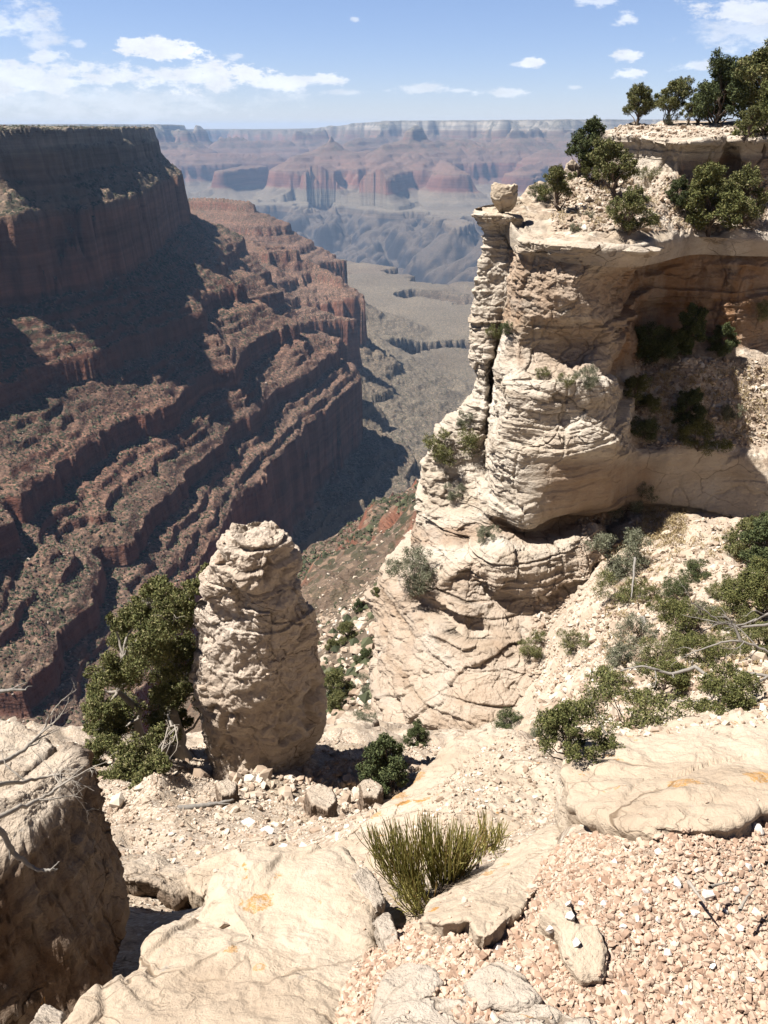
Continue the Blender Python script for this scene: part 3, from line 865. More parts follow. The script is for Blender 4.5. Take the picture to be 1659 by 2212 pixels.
# ------------------------------------------------------------------ rim terrace on top of it
TNET = [
 [(1075,466,51.2),(1092,462,49.4),(1134,514,46.7),(1262,524,44.3),(1388,528,44.6),(1500,512,55.1),(1590,514,55.3),(1668,516,55.7),(1900,518,55.8),(2300,518,57)],
 [(1082,454,52.5),(1105,452,50.8),(1150,490,48),(1270,500,46),(1392,500,47.5),(1500,495,56),(1590,500,56.2),(1668,505,56.6),(1900,508,57),(2300,508,58)],
 [(1075,445,54),(1130,440,53),(1195,470,51),(1280,470,50),(1395,470,52),(1500,470,57),(1590,480,57.4),(1668,488,57.8),(1900,490,58.5),(2300,490,60)],
 [(1120,430,57),(1160,425,56),(1220,428,55),(1290,428,55),(1390,432,55),(1500,440,58.4),(1590,455,58.8),(1668,470,59.2),(1900,472,60),(2300,472,62)],
 [(1190,400,60),(1220,392,59.5),(1260,400,58.5),(1310,410,58),(1390,418,57.5),(1500,420,59.5),(1590,420,60.5),(1668,430,61),(1900,440,62),(2300,440,64)],
 [(1230,372,63),(1250,368,63),(1275,390,62.5),(1320,412,62),(1400,418,62),(1500,416,62.5),(1590,405,63),(1668,410,64),(1900,420,65),(2300,420,67)],
 [(1240,372,67),(1260,362,67),(1285,392,67),(1330,412,67),(1400,414,67),(1500,412,67),(1590,395,67),(1668,395,68),(1900,400,69),(2300,400,71)],
]
tn = []
for row in TNET:
    pts = [P(*c) for c in row]
    e0 = pts[0]
    tn.append([e0 + np.array((6.0, 9.5, -16)), e0 + np.array((1.6, 2.6, -4.0))] + pts)
tn = np.array(tn)
tn[0, 2:, 1] -= 0.22
first = tn[:1].copy(); first[..., 1] += 0.25; first[..., 2] -= 1.1
tn = np.concatenate([first, tn], 0)
NT_R, NT_C = 330, 560
T0 = surf(tn, NT_R, NT_C)
trp = np.linspace(-1, 6, NT_R)[:, None] + np.zeros((1, NT_C)); tcp = np.linspace(0, 11, NT_C)[None, :] + np.zeros((NT_R, 1))
tw = sst(tcp, 1.3, 2.2)
s4 = Strata(-12, 3, 0.25, 0.8, 9)
lift = 0.16 * s4(T0[..., 2] * 1.0 + 0.5 * fbm3(T0, 4, 3, 14)) + 0.35 * fbm3(T0, 3.2, 4, 15) + 0.10 * fbm3(T0, 0.6, 3, 16)
w1, w2, wid = worley3(T0, 1.3, 19)
lift += (wid > 0.72) * (1 - sst(w1, 0.15, 0.45)) * 0.4
T1 = T0.copy()
T1[..., 2] += lift * tw * sst(trp, 0, 0.5)
tscree = tw * np.clip(0.55 + fbm3(T0, 4, 3, 23) * 0.9, 0, 1) * sst(trp, 0.15, 0.5)
me = mesh_arrays('rim_ground', T1, grid_faces(NT_R, NT_C, flip=False), M_PLATEAU, True, {'scree': tscree, 'varnish_shade': 0 * tscree})
link('rim_ground', me, kind='structure', label='stony terrace on top of the pale buttress')
add_bvh(T1, 3)

# ------------------------------------------------------------------ the block of cap rock with the level top
def PO(u, v, Y, dz=0.0):
    q = P(u, v, Y); q[2] += dz
    return q
ONET = [
 [(1385,266,78),(1395,266,79),(1410,265,80),(1450,262,86),(1545,262,86),(1580,262,86),(1620,262,86),(1665,262,86),(1900,262,86),(2400,262,86)],
 [(1345,275,73.5),(1355,273,73),(1392,272,72.5),(1455,272,72),(1545,270,72),(1575,268,72),(1610,268,72),(1665,268,72),(1900,268,72),(2400,266,74)],
 [(1305,287,73),(1312,285,68),(1375,289,64.5),(1455,302,60),(1545,296,60.5),(1565,294,62),(1600,296,61),(1665,292,62),(1900,290,63),(2400,290,66)],
 [(1304,300,72.5),(1308,302,67),(1375,306,63.5),(1458,316,59.2),(1552,314,59.8),(1560,312,61.6),(1600,312,60.4),(1665,312,61),(1900,310,62),(2400,310,66)],
 [(1302,312,72.5),(1300,316,67.2),(1375,322,64),(1463,330,59.6),(1546,330,60.2),(1560,330,62.6),(1600,330,61.5),(1665,325,62),(1900,325,63),(2400,325,66)],
 [(1300,345,72),(1296,350,67),(1375,355,63.6),(1462,362,59.4),(1544,360,60.2),(1560,350,62.8),(1605,350,61.2),(1665,350,61.5),(1900,350,62.5),(2400,350,66)],
 [(1298,385,71.5),(1292,390,66.5),(1372,398,62.8),(1446,408,58.6),(1540,408,59.8),(1560,400,61.8),(1605,400,60.8),(1665,390,61.2),(1900,390,62),(2400,390,66)],
 [(1298,450,71),(1290,450,66.2),(1370,450,62.2),(1442,450,58.2),(1540,450,59.5),(1560,450,61.4),(1605,450,60.4),(1665,450,61),(1900,450,62),(2400,450,66)],
]
on = np.array([[P(*c) for c in row] for row in ONET])
on = np.concatenate([on[:, :1] + np.array((5.0, 9.0, -1.5)), on], 1)
NO_R, NO_C = 330, 520
O0 = surf(on, NO_R, NO_C)
orp = np.linspace(0, 7, NO_R)[:, None] + np.zeros((1, NO_C)); ocp = np.linspace(0, 10, NO_C)[None, :] + np.zeros((NO_R, 1))
oN, osg = grid_normals(O0, (0, 0, 25))
face = sst(orp, 1.9, 2.3)
s5 = Strata(-8, 3, 0.18, 0.7, 12)
zz = O0[..., 2] + 0.15 * fbm3(O0, 4, 3, 5)
cap = face * (1 - sst(orp, 3.2, 4.0))
o1, o2, oid = worley3(O0, 2.4, 27, (1, 1, 0.35))
dj = -0.4 * (1 - sst(o2 - o1, 0, 0.07)) + (oid - 0.5) * 0.5
od = cap * 0.22 * s5(zz) + face * (0.06 * s5(zz) + 0.28 * fbm3(O0, 2.5, 4, 33) + 0.55 * dj)
O1 = O0 + oN * od[..., None]
O1[..., 2] += (1 - face) * (0.22 * fbm3(O0, 4, 4, 37))
oscree = (1 - sst(orp, 1.5, 1.9)) * np.clip(0.6 + fbm3(O0, 5, 3, 39), 0, 1)
oshade = face * sst(orp, 4.2, 4.8) * sst(ocp, 3.9, 4.2) * 0.8  # painted shade: darkens the block's front face below the cap, right of its corner
me = mesh_arrays('rim_ledge', O1, grid_faces(NO_R, NO_C, flip=osg > 0), M_PLATEAU, True, {'scree': oscree, 'varnish_shade': oshade})
link('rim_ledge', me, kind='structure', label='level cap rock block at the top right with trees on it')
add_bvh(O1, 3)

# ------------------------------------------------------------------ ground from under our feet down to the gully and the bowl
GP = [P(*c) for c in [
    (1659, 2212, 1.2), (1300, 2212, 1.2), (1000, 2212, 1.2), (1500, 2000, 1.43), (1659, 1850, 1.68), (1400, 1850, 1.7), (1300, 1900, 1.6), (1150, 2000, 1.5), (1050, 2080, 1.4), (900, 2000, 1.62), (1850, 1900, 1.6),
    (1180, 1880, 1.85), (1250, 1800, 1.95), (1225, 1770, 2.06), (1330, 1800, 1.80), (1400, 1806, 1.745), (1470, 1812, 1.70), (1560, 1808, 1.70), (1640, 1785, 1.755), (1720, 1762, 1.80), (700, 2212, 1.35), (300, 2212, 2.2), (100, 2212, 2.5), (200, 2100, 2.95), (120, 2150, 2.75), (100, 2000, 3.5), (250, 2000, 3.6), (320, 1960, 4.4), (420, 1960, 4.6), (400, 2060, 3.0), (560, 1900, 4.2), (-200, 2000, 3.4),
    (930, 1965, 1.97), (1060, 1860, 2.45), (850, 1930, 2.2), (780, 1880, 2.7), (1000, 1800, 2.95), (1150, 1790, 2.75), (1100, 1700, 3.45), (1080, 1640, 3.8), (1190, 1740, 3.05),
    (700, 1850, 4.6), (850, 1800, 3.6),
    (400, 1780, 7.5), (600, 1750, 8.4), (700, 1830, 6.2), (700, 1740, 8.8), (560, 1690, 11), (350, 1720, 9.4), (780, 1715, 9.8), (450, 1850, 5.9), (300, 1830, 6.0), (560, 1830, 6.1), (200, 1750, 9.0), (50, 1700, 9.5),
    (560, 1640, 12.5), (400, 1630, 12.7), (300, 1600, 14.5), (180, 1560, 17.0), (0, 1600, 15), (-300, 1650, 12), (440, 1600, 14),
    (760, 1600, 14), (700, 1580, 14.5), (760, 1560, 15.6), (840, 1700, 9.8), (900, 1640, 11.5), (860, 1575, 15.0), (960, 1590, 20),
    (980, 1640, 15), (1090, 1600, 20), (1250, 1590, 17.5), (1250, 1560, 18.5), (1400, 1480, 18), (1600, 1450, 16), (1400, 1560, 14), (1659, 1500, 12.5), (1250, 1660, 12.5),
    (1600, 1300, 25.5), (1400, 1350, 26), (1300, 1450, 23), (1245, 1440, 31), (1225, 1520, 28), (1290, 1300, 34), (1300, 1240, 37.5), (1450, 1200, 36.5), (1600, 1160, 40), (1380, 1110, 43.6), (1440, 1100, 44.4), (1545, 1115, 44.3), (1659, 1155, 43.3),
    (1380, 1200, 38), (1500, 1280, 30.5), (1850, 1250, 36), (1850, 1400, 22), (1900, 1560, 12), (1900, 1205, 41.5), (2300, 1300, 36)]]
GP += [np.array(q) for q in [(0, 0.3, -1.72), (2, -2, -1.6), (-2, -2, -1.8), (0, -4, -1.6), (6, 0, -1.9), (-6, 0, -3.4), (5, 2.5, -2.6), (7, 6, -5.0), (3.4, 4.6, -4.6), (1.6, 5.0, -4.8), (0.5, 5.5, -5.4), (5.0, 8.5, -8.0), (-4, 4, -4.2), (-5, 8, -8.3),
                              (-0.9, 2.4, -3.3), (-1.3, 2.9, -4.1), (-0.6, 3.4, -4.3)]]
for (x, y) in [(-16, 12), (-20, 22), (-13, 26), (-7, 28), (-2, 30), (3, 32), (5, 36), (-30, 20), (-26, 34), (-14, 40), (-4, 42), (4, 46), (7, 42), (9, 48), (20, 52), (-40, 10), (-34, 45), (-10, 55)]:
    z = float(z_near(np.array([float(x)]), np.array([float(y)]))[0])
    if x > 4.5:
        z = min(z, -30.0) if x < 8 else -24.0
    elif x > -8 and y > 26:
        z = min(z, -0.92 * y)
    GP.append(np.array((x, y, z)))
GP = np.array(GP)
_d = np.hypot(GP[:, None, 0] - GP[None, :, 0], GP[:, None, 1] - GP[None, :, 1])
_A = np.block([[-_d - np.eye(len(GP)) * -0.02, np.ones((len(GP), 1)), GP[:, :2]], [np.ones((1, len(GP))), np.zeros((1, 3))], [GP[:, :2].T, np.zeros((2, 3))]])
_w = np.linalg.solve(_A, np.concatenate([GP[:, 2], np.zeros(3)]))


def g_base(x, y):
    r = _w[-3] + _w[-2] * x + _w[-1] * y
    for i in range(len(GP)):
        r = r - _w[i] * np.hypot(x - GP[i, 0], y - GP[i, 1])
    return r


SUNK = []                                      # outlines of slabs bedded in the soil


def g_z(x, y):
    r = np.hypot(x, y)
    a = np.clip(r / 12.0, 0.06, 1.0)
    z = g_base(x, y) + a * (0.42 * fbm2(x, y, 3.0, 4, 801) + 0.16 * fbm2(x, y, 0.7, 3, 811)) + 0.012 * fbm2(x, y, 0.22, 3, 821)
    for poly, dep in SUNK:
        k = sst(seg_dist(x, y, poly + poly[:1]), 0.04, 0.15) * inside(x, y, poly)
        z = z - k * dep
    return z




# ------------------------------------------------------------------ loose rocks built from an outline
def closed_cm(p, n):
    k = len(p)
    t = np.linspace(0, k, n, endpoint=False)
    i = t.astype(int); f = (t - i)[:, None]
    p0, p1, p2, p3 = p[(i - 1) % k], p[i % k], p[(i + 1) % k], p[(i + 2) % k]
    c = 0.5 * (2 * p1 + (p2 - p0) * f + (2 * p0 - 5 * p1 + 4 * p2 - p3) * f ** 2 + (3 * p1 - p0 - 3 * p2 + p3) * f ** 3)
    lin = p1 * (1 - f) + p2 * f
    return 0.22 * c + 0.78 * lin


def rock(name, outline, thick, mat, seed, label, cat='rock', bulge=0.0, flare=0.06, shift=(0, 0), rough=1.0, fine=1.0, n=300, steps=0.0, edge_r=0.05, group=None, bottom=None, kind=None, xyz=False):
    pts = np.array([np.array(q, float) if xyz else P(*q) for q in outline])
    rim = closed_cm(pts, n)
    C = rim.mean(0)
    sz0 = float(np.linalg.norm(rim - C, axis=1).mean())
    rim = rim + (rim - C) * (0.045 * fbm3(rim, sz0 * 0.35, 4, seed + 41, 0.6))[:, None]
    if pts[:, 1].mean() < 5.2:
        SUNK.append(([tuple(q[:2]) for q in pts], 0.16))
    size = float(np.linalg.norm(rim - C, axis=1).mean())
    C = C + np.array((0, 0, bulge))
    nt, ne, ns = 56, 8, 26
    rows = []
    er = min(edge_r, 0.45 * thick)
    if bottom is not None:
        bot = closed_cm(np.array([np.array(q, float) if xyz else P(*q) for q in bottom]), n)
    else:
        out = rim - rim.mean(0); out[:, 2] = 0
        bot = rim + out * flare + np.array((shift[0], shift[1], -thick))
    inn = rim - (rim - C) * (er / size)
    for s in np.linspace(0, 1, nt):
        q = C + (inn - C) * s
        q[:, 2] += bulge * 0.0 + 0.5 * bulge * (1 - s * s) * 0
        rows.append(q)
    dn = (bot - rim)
    dl = np.linalg.norm(dn, axis=1, keepdims=True)
    for s in np.linspace(0, 1, ne + 2)[1:-1]:
        a, b, c = inn, rim, rim + dn / dl * er
        rows.append((1 - s) ** 2 * a + 2 * s * (1 - s) * b + s * s * c)
    for s in np.linspace(er / dl.mean(), 1, ns):
        rows.append(rim + dn * s)
    p = np.array(rows)
    N = np.cross(np.gradient(p, axis=0), np.roll(p, -1, 1) - np.roll(p, 1, 1))
    N /= np.linalg.norm(N, axis=-1, keepdims=True) + 1e-9
    if np.mean(N[: nt // 2, :, 2]) < 0:
        N = -N; fl = True
    else:
        fl = False
    side = np.concatenate([np.zeros(nt), np.linspace(0, 1, ne), np.ones(ns)])[:, None]
    d = size * (0.050 * fbm3(p, size * 0.9, 4, seed) * rough + 0.016 * fbm3(p, size * 0.16, 5, seed + 3, 0.6) * fine)
    k1, k2, kid = worley3(p + size * 0.12 * np.stack([fbm3(p, size * 0.4, 3, seed + 21), fbm3(p, size * 0.4, 3, seed + 22), 0 * p[..., 0]], -1), size * 0.75, seed + 25)
    d = d + size * fine * ((kid - 0.5) * 0.040 - 0.014 * (1 - sst(k2 - k1, 0.0, 0.022)) * sst(fbm3(p, size * 0.8, 2, seed + 27), -0.1, 0.3))
    c1, c2, cidr = worley3(p, size * 0.14, seed + 29)
    d = d + size * fine * (cidr - 0.5) * 0.012 * sst(fbm3(p, size * 0.5, 3, seed + 30), 0.0, 0.4)
    w1, w2, wid = worley3(p, size * 0.55, seed + 5)
    d = d + size * rough * side * ((wid - 0.5) * 0.10 - 0.035 * (1 - sst(w2 - w1, 0, 0.08)))
    if steps:
        q = fbm3(p, size * 1.1, 3, seed + 9) * 2.2 + p[..., 1] / size * 0.9
        d = d + steps * (np.floor(q) + sst(q - np.floor(q), 0.86, 1.0)) * (1 - 0.5 * side) * np.clip(np.linspace(0, 2.2, len(p)), 0.0, 1)[:, None] - steps * 0.5
    p = p + N * d[..., None]
    # horizontal beds cut into the sides
    sb = Strata(p[..., 2].min() - 1, p[..., 2].max() + 1, size * 0.06, size * 0.28, seed + 11)
    hn = N.copy(); hn[..., 2] *= 0.2
    p = p + hn * (side * size * 0.028 * rough * sb(p[..., 2] + size * 0.05 * fbm3(p, size, 3, seed + 2)))[..., None]
    p[0] = p[0].mean(0)
    org = np.array((C[0], C[1], p[..., 2].min()))
    me = mesh_arrays(name, p - org, grid_faces(p.shape[0], n, wrap=True, flip=not fl), mat, True, {'varnish_shade': np.clip(side * 1.0 + 0 * p[..., 0], 0, 1)})  # mask of the steep sides, for painted shade mixed with dark varnish
    o = link(name, me, loc=org, label=label, cat=cat, group=group)
    if kind:
        o['kind'] = kind
    BVH.append(BVHTree.FromPolygons(p[::2, ::3].reshape(-1, 3).tolist(), grid_faces(len(p[::2]), len(p[0, ::3]), wrap=True).tolist()))
    return o


def tower(name, rings, mat, seed, label, depth=1.0, turn=0.0, cat='rock', nr=420, nc=420):
    """rings: (v, u left, u right, Y centre) from the top down"""
    R = np.array([[*(0.5 * (P(ul, v, Y) + P(ur, v, Y))), 0.5 * np.linalg.norm(P(ul, v, Y) - P(ur, v, Y))] for v, ul, ur, Y in rings])
    # inner rows close the top
    t0 = R[0].copy()
    R = catmull(R, nr)
    th = np.linspace(0, 2 * np.pi, nc, endpoint=False)
    e = 2 / 2.5
    cx = np.sign(np.cos(th)) * np.abs(np.cos(th)) ** e
    cy = np.sign(np.sin(th)) * np.abs(np.sin(th)) ** e
    ca, sa = math.cos(turn), math.sin(turn)
    cx, cy = (cx * ca - cy * sa), (cx * sa + cy * ca)
    cx, cy = cx / np.abs(cx).max(), cy / np.abs(cx).max()
    p = np.stack([R[:, :1] + R[:, 3:] * cx, R[:, 1:2] + R[:, 3:] * depth * cy, R[:, 2:3] + 0 * cx], -1)
    topn = 40
    s = np.linspace(0, 1, topn, endpoint=False)[:, None, None]
    ctop = p[0].mean(0)
    p = np.concatenate([ctop + (p[0] - ctop) * s, p], 0)
    N = np.cross(np.gradient(p, axis=0), np.roll(p, -1, 1) - np.roll(p, 1, 1))
    N /= np.linalg.norm(N, axis=-1, keepdims=True) + 1e-9
    out = p - p.mean(1, keepdims=True)
    fl = np.mean(np.sum(N[topn + 10:] * out[topn + 10:], -1)) < 0
    if fl: N = -N
    return p, N, fl, topn


PR = [(1146,497,614,11.55),(1158,492,620,11.5),(1185,487,622,11.5),(1200,482,620,11.5),(1220,474,616,11.55),(1245,468,614,11.6),(1258,462,620,11.65),(1272,452,652,11.72),(1292,446,668,11.75),(1320,441,686,11.8),(1360,436,692,11.8),(1400,424,690,11.85),(1440,414,690,11.9),(1480,411,694,11.95),(1520,422,700,12.0),(1560,440,702,12.0),(1600,446,694,11.95),(1640,452,668,11.85),(1670,470,650,11.8),(1700,480,640,11.8),(1760,480,640,11.8)]
p, N, fl, topn = tower('rock_pillar', PR, M_PILLAR, 3, '', 0.85, math.radians(-30))
rowt = np.arange(len(p))[:, None] * np.ones((1, p.shape[1]))
bodym = sst(rowt, topn - 4, topn + 6)
org0 = p[..., 0].mean()
s6 = Strata(-14, -4, 0.10, 0.5, 31)
zz = p[..., 2] + 0.10 * fbm3(p, 1.2, 3, 5)
w1, w2, wid = worley3(p + 0.12 * np.stack([fbm3(p, .5, 2, 6), fbm3(p, .5, 2, 7), fbm3(p, .5, 2, 8)], -1), 0.62, 9)
v1, v2, vid = worley3(p, 0.2, 19)
upper = 1 - sst(p[..., 2], -7.6, -6.6) * 0
cap = sst(p[..., 2], -7.5, -6.6)
x1, x2, xid = worley3(p, 0.085, 23)
d = 0.16 * fbm3(p, 1.0, 6, 11, 0.54) + (wid - 0.5) * 0.12 - 0.02 * (1 - sst(w2 - w1, 0, 0.06)) + s6(zz) * (0.014 + 0.075 * cap) * bodym + (vid - 0.5) * 0.048 + (xid - 0.5) * 0.026
d = d + cap * (0.10 * fbm3(p, 0.45, 4, 79) + 0.10 * fbm3(p, 0.9, 2, 80))
p[:topn + 8, :, 2] += 0.10 * fbm3(p[:topn + 8], 0.35, 4, 81) - 0.10 * (p[:topn + 8, :, 0] - org0)
holes = sst(fbm3(p, 0.55, 3, 77), 0.55, 0.8)
d = d - holes * 0.14 - 0.05
hn = N.copy()
p = p + hn * (d * (0.35 + 0.65 * bodym))[..., None]
p[0] = p[0].mean(0)
org = np.array((p[-1, :, 0].mean(), p[-1, :, 1].mean(), -10.75))
me = mesh_arrays('rock_pillar', p - org, grid_faces(p.shape[0], p.shape[1], wrap=True, flip=not fl), M_PILLAR, True)
link('rock_pillar', me, loc=org, label='stubby pale limestone pillar standing alone beside the juniper', cat='rock pillar')
BVH.append(BVHTree.FromPolygons(p[::4, ::4].reshape(-1, 3).tolist(), grid_faces(len(p[::4]), len(p[0, ::4]), wrap=True).tolist()))

# balanced boulder on the tip of the buttress
BR = [(396,1066,1108,49.6),(400,1060,1116,49.6),(412,1058,1118,49.6),(428,1058,1118,49.6),(440,1064,1117,49.6),(450,1072,1112,49.6),(460,1078,1106,49.6)]
p, N, fl, topn = tower('balanced_boulder', BR, M_CLIFF, 4, '', 0.9, nr=120, nc=160)
w1, w2, wid = worley3(p, 0.9, 5)
d = 0.16 * fbm3(p, 1.1, 4, 3) + (wid - 0.5) * 0.22
p = p + N * d[..., None]; p[0] = p[0].mean(0)
p[:topn + 4, :, 2] += (p[:topn + 4, :, 0] - p[..., 0].mean()) * -0.12
org = np.array((p[-1, :, 0].mean(), p[-1, :, 1].mean(), p[..., 2].min()))
M_BALANCE = mat_limestone('balanced boulder limestone', 0.85, tone=(1, .97, .92), grey=0.25, pits=0.3, beds=0.6)
me = mesh_arrays('balanced_boulder', p - org, grid_faces(p.shape[0], p.shape[1], wrap=True, flip=not fl), M_BALANCE, True)
link('balanced_boulder', me, loc=org, label='squarish boulder balanced on the tip of the buttress', cat='boulder')
# overhanging cap under it
rock('cap_slab', [(1024,452,50.6),(1028,447,51.2),(1060,446,51.4),(1100,450,51.0),(1128,462,50.4),(1130,472,49.4),(1098,468,48.2),(1062,464,48.2),(1036,462,49)], 0.42, M_BALANCE, 51,
     'flat overhanging slab under the balanced boulder', 'rock slab', edge_r=0.12, flare=-0.12)

# ------------------------------------------------------------------ foreground rocks
rock('rock_slab', [(40,2330,1.25),(145,2205,1.42),(230,2140,1.55),(305,2095,1.66),(322,2040,1.76),(360,2008,1.86),(430,1988,1.93),(468,1905,2.1),(500,1880,2.18),(560,1856,2.26),(640,1848,2.3),(740,1850,2.26),(782,1885,2.14),(802,1930,2.0),(806,1990,1.86),(806,2060,1.7),(792,2130,1.56),(780,2212,1.4),(760,2400,1.1),(400,2420,1.1)],
     0.75, M_SLAB, 101, 'big smooth cream slab with an orange lichen ring at the bottom left', 'rock slab', bulge=0.03, rough=0.55, fine=0.7, n=420, steps=0.016, edge_r=0.022, flare=-0.03)
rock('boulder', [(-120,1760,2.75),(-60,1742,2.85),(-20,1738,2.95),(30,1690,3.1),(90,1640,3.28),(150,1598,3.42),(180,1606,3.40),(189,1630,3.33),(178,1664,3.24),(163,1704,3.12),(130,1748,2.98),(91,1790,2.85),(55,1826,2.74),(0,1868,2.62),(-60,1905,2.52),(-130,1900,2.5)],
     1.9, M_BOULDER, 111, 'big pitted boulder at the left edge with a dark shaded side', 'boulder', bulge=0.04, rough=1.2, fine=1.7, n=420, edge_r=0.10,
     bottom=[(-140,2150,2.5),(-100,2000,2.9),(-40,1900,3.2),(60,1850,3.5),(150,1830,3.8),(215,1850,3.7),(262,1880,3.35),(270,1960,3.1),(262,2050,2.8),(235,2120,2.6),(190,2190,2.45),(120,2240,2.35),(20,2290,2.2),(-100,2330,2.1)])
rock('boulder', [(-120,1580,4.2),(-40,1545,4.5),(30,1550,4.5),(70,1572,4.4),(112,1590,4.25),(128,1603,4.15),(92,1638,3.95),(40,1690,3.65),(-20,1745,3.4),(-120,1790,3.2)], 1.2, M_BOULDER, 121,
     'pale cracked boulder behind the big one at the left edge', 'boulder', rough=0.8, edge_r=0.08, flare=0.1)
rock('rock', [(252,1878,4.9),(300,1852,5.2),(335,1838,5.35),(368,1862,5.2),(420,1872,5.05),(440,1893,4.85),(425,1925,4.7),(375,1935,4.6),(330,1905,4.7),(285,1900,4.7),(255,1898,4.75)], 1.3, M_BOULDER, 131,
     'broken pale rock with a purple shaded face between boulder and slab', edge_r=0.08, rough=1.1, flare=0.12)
rock('rock', [(400,1878,4.9),(440,1858,5.0),(485,1838,5.1),(518,1832,5.1),(526,1846,5.0),(508,1870,4.85),(470,1905,4.6),(438,1930,4.5),(410,1915,4.6)], 1.1, M_SLAB, 141,
     'narrow upturned rock just above the ringed slab', edge_r=0.05, rough=0.9, flare=0.06)
rock('rock_slab', [(660,1872,2.95),(740,1818,3.2),(800,1762,3.45),(862,1702,3.8),(925,1630,4.25),(975,1580,4.6),(1020,1563,4.75),(1075,1560,4.75),(1130,1575,4.6),(1180,1612,4.25),(1222,1680,3.75),(1240,1735,3.4),(1225,1780,3.1),(1150,1805,2.9),(1050,1830,2.75),(950,1870,2.55),(850,1900,2.45),(740,1905,2.6)],
     1.5, M_SLAB, 151, 'rounded pale slab covered with gravel in the middle of the foreground', 'rock slab', bulge=0.04, rough=0.5, n=420, edge_r=0.16, flare=0.05)
rock('rock_slab', [(1228,1745,2.05),(1216,1700,2.2),(1248,1645,2.45),(1262,1622,2.6),(1330,1592,2.75),(1400,1562,2.9),(1470,1535,3.0),(1530,1522,3.05),(1610,1506,3.1),(1700,1492,3.1),(1850,1500,3.0),(1900,1620,2.4),(1800,1720,1.95),(1690,1752,1.82),(1640,1762,1.8),(1575,1788,1.74),(1500,1798,1.72),(1462,1792,1.73),(1380,1788,1.78),(1330,1782,1.84),(1265,1762,1.96)],
     0.55, M_SLAB, 161, 'broad smooth slab at the right edge with orange lichen streaks', 'rock slab', bulge=0.07, rough=0.6, fine=0.8, n=420, edge_r=0.025, flare=-0.04, steps=0.012)
rock('rock_slab', [(905,1985,1.634),(930,1950,1.767),(975,1918,1.862),(1040,1880,1.995),(1100,1840,2.137),(1150,1806,2.242),(1190,1784,2.299),(1240,1800,2.185),(1270,1830,2.042),(1238,1866,1.900),(1182,1890,1.805),(1160,1925,1.691),(1120,1965,1.577),(1080,2000,1.482),(1045,2022,1.444),(1010,1992,1.520),(960,1996,1.539)],
     0.40, M_SLAB, 171, 'tapering cream slab between the green stem bush and the gravel', 'rock slab', bulge=0.03, rough=0.65, fine=0.8, n=380, edge_r=0.018, flare=-0.05)
rock('rock_slab', [(1168,1968,1.495),(1196,1935,1.554),(1222,1926,1.573),(1236,1960,1.514),(1246,1992,1.465),(1296,2000,1.436),(1312,2050,1.377),(1300,2110,1.308),(1258,2112,1.308),(1222,2060,1.366),(1208,2010,1.436)],
     0.16, M_SLAB, 181, 'small flat slab half buried in the gravel', 'rock slab', bulge=0.015, rough=0.5, n=220, edge_r=0.02)
rock('rock', [(798,2190,1.292),(812,2130,1.365),(830,2095,1.420),(872,2068,1.456),(925,2078,1.420),(962,2112,1.365),(950,2146,1.319),(905,2160,1.301),(868,2200,1.247),(820,2240,1.201)], 0.5, M_SLAB_G, 191,
     'blocky grey lichened rock right of the dark crack', n=240, edge_r=0.03, rough=0.9)
rock('rock', [(1000,2120,1.325),(1030,2085,1.362),(1075,2066,1.380),(1120,2090,1.343),(1170,2150,1.260),(1120,2172,1.233),(1040,2166,1.251)], 0.25, M_SLAB_G, 201,
     'low pointed grey rock beside the gravel at the bottom', n=220, edge_r=0.03)
rock('rock_slab', [(780,2300,1.122),(815,2215,1.224),(880,2160,1.288),(960,2150,1.297),(1060,2165,1.270),(1180,2160,1.251),(1290,2200,1.196),(1320,2300,1.086),(1100,2400,1.012),(850,2400,1.012)], 0.4, M_SLAB_G, 211,
     'rough grey slab with scattered lichen along the bottom edge', 'rock slab', n=300, edge_r=0.03, rough=0.9)
rock('rock', [(760,1885,2.035),(790,1868,2.112),(818,1900,2.035),(832,1945,1.920),(815,1965,1.862),(790,1940,1.920)], 0.35, M_SLAB_G, 221, 'small wedge of rock between ringed slab and stem bush', n=200, edge_r=0.02)
rock('rock', [(812,1985,1.748),(838,1965,1.805),(858,2010,1.692),(862,2058,1.598),(845,2075,1.570),(825,2030,1.654)], 0.4, M_SLAB_G, 231, 'thin upright rock splinter in the dark crack', n=200, edge_r=0.02)
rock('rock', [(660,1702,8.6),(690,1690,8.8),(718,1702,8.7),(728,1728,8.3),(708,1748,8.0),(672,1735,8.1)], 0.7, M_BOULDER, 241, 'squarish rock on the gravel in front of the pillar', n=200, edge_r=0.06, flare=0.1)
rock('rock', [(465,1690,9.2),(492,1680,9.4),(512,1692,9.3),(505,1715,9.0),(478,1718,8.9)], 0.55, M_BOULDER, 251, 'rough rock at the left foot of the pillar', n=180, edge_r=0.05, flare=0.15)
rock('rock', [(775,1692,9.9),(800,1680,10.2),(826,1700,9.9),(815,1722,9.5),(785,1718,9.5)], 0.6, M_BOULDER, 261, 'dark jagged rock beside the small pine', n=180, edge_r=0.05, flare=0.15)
rock('rock', [(60,2205,1.75),(95,2165,1.9),(135,2185,1.85),(140,2230,1.7),(90,2260,1.62)], 0.4, M_SLAB_G, 271, 'little pointed rock in the shade at the bottom left', n=180, edge_r=0.03)
rock('boulder', [(720,1556,16.0),(745,1532,16.8),(790,1535,16.8),(815,1552,16.3),(800,1575,15.6),(750,1580,15.3)], 1.6, M_BOULDER, 281, 'sunlit boulder on the saddle right of the pillar', 'boulder', n=220, edge_r=0.15, flare=0.15)


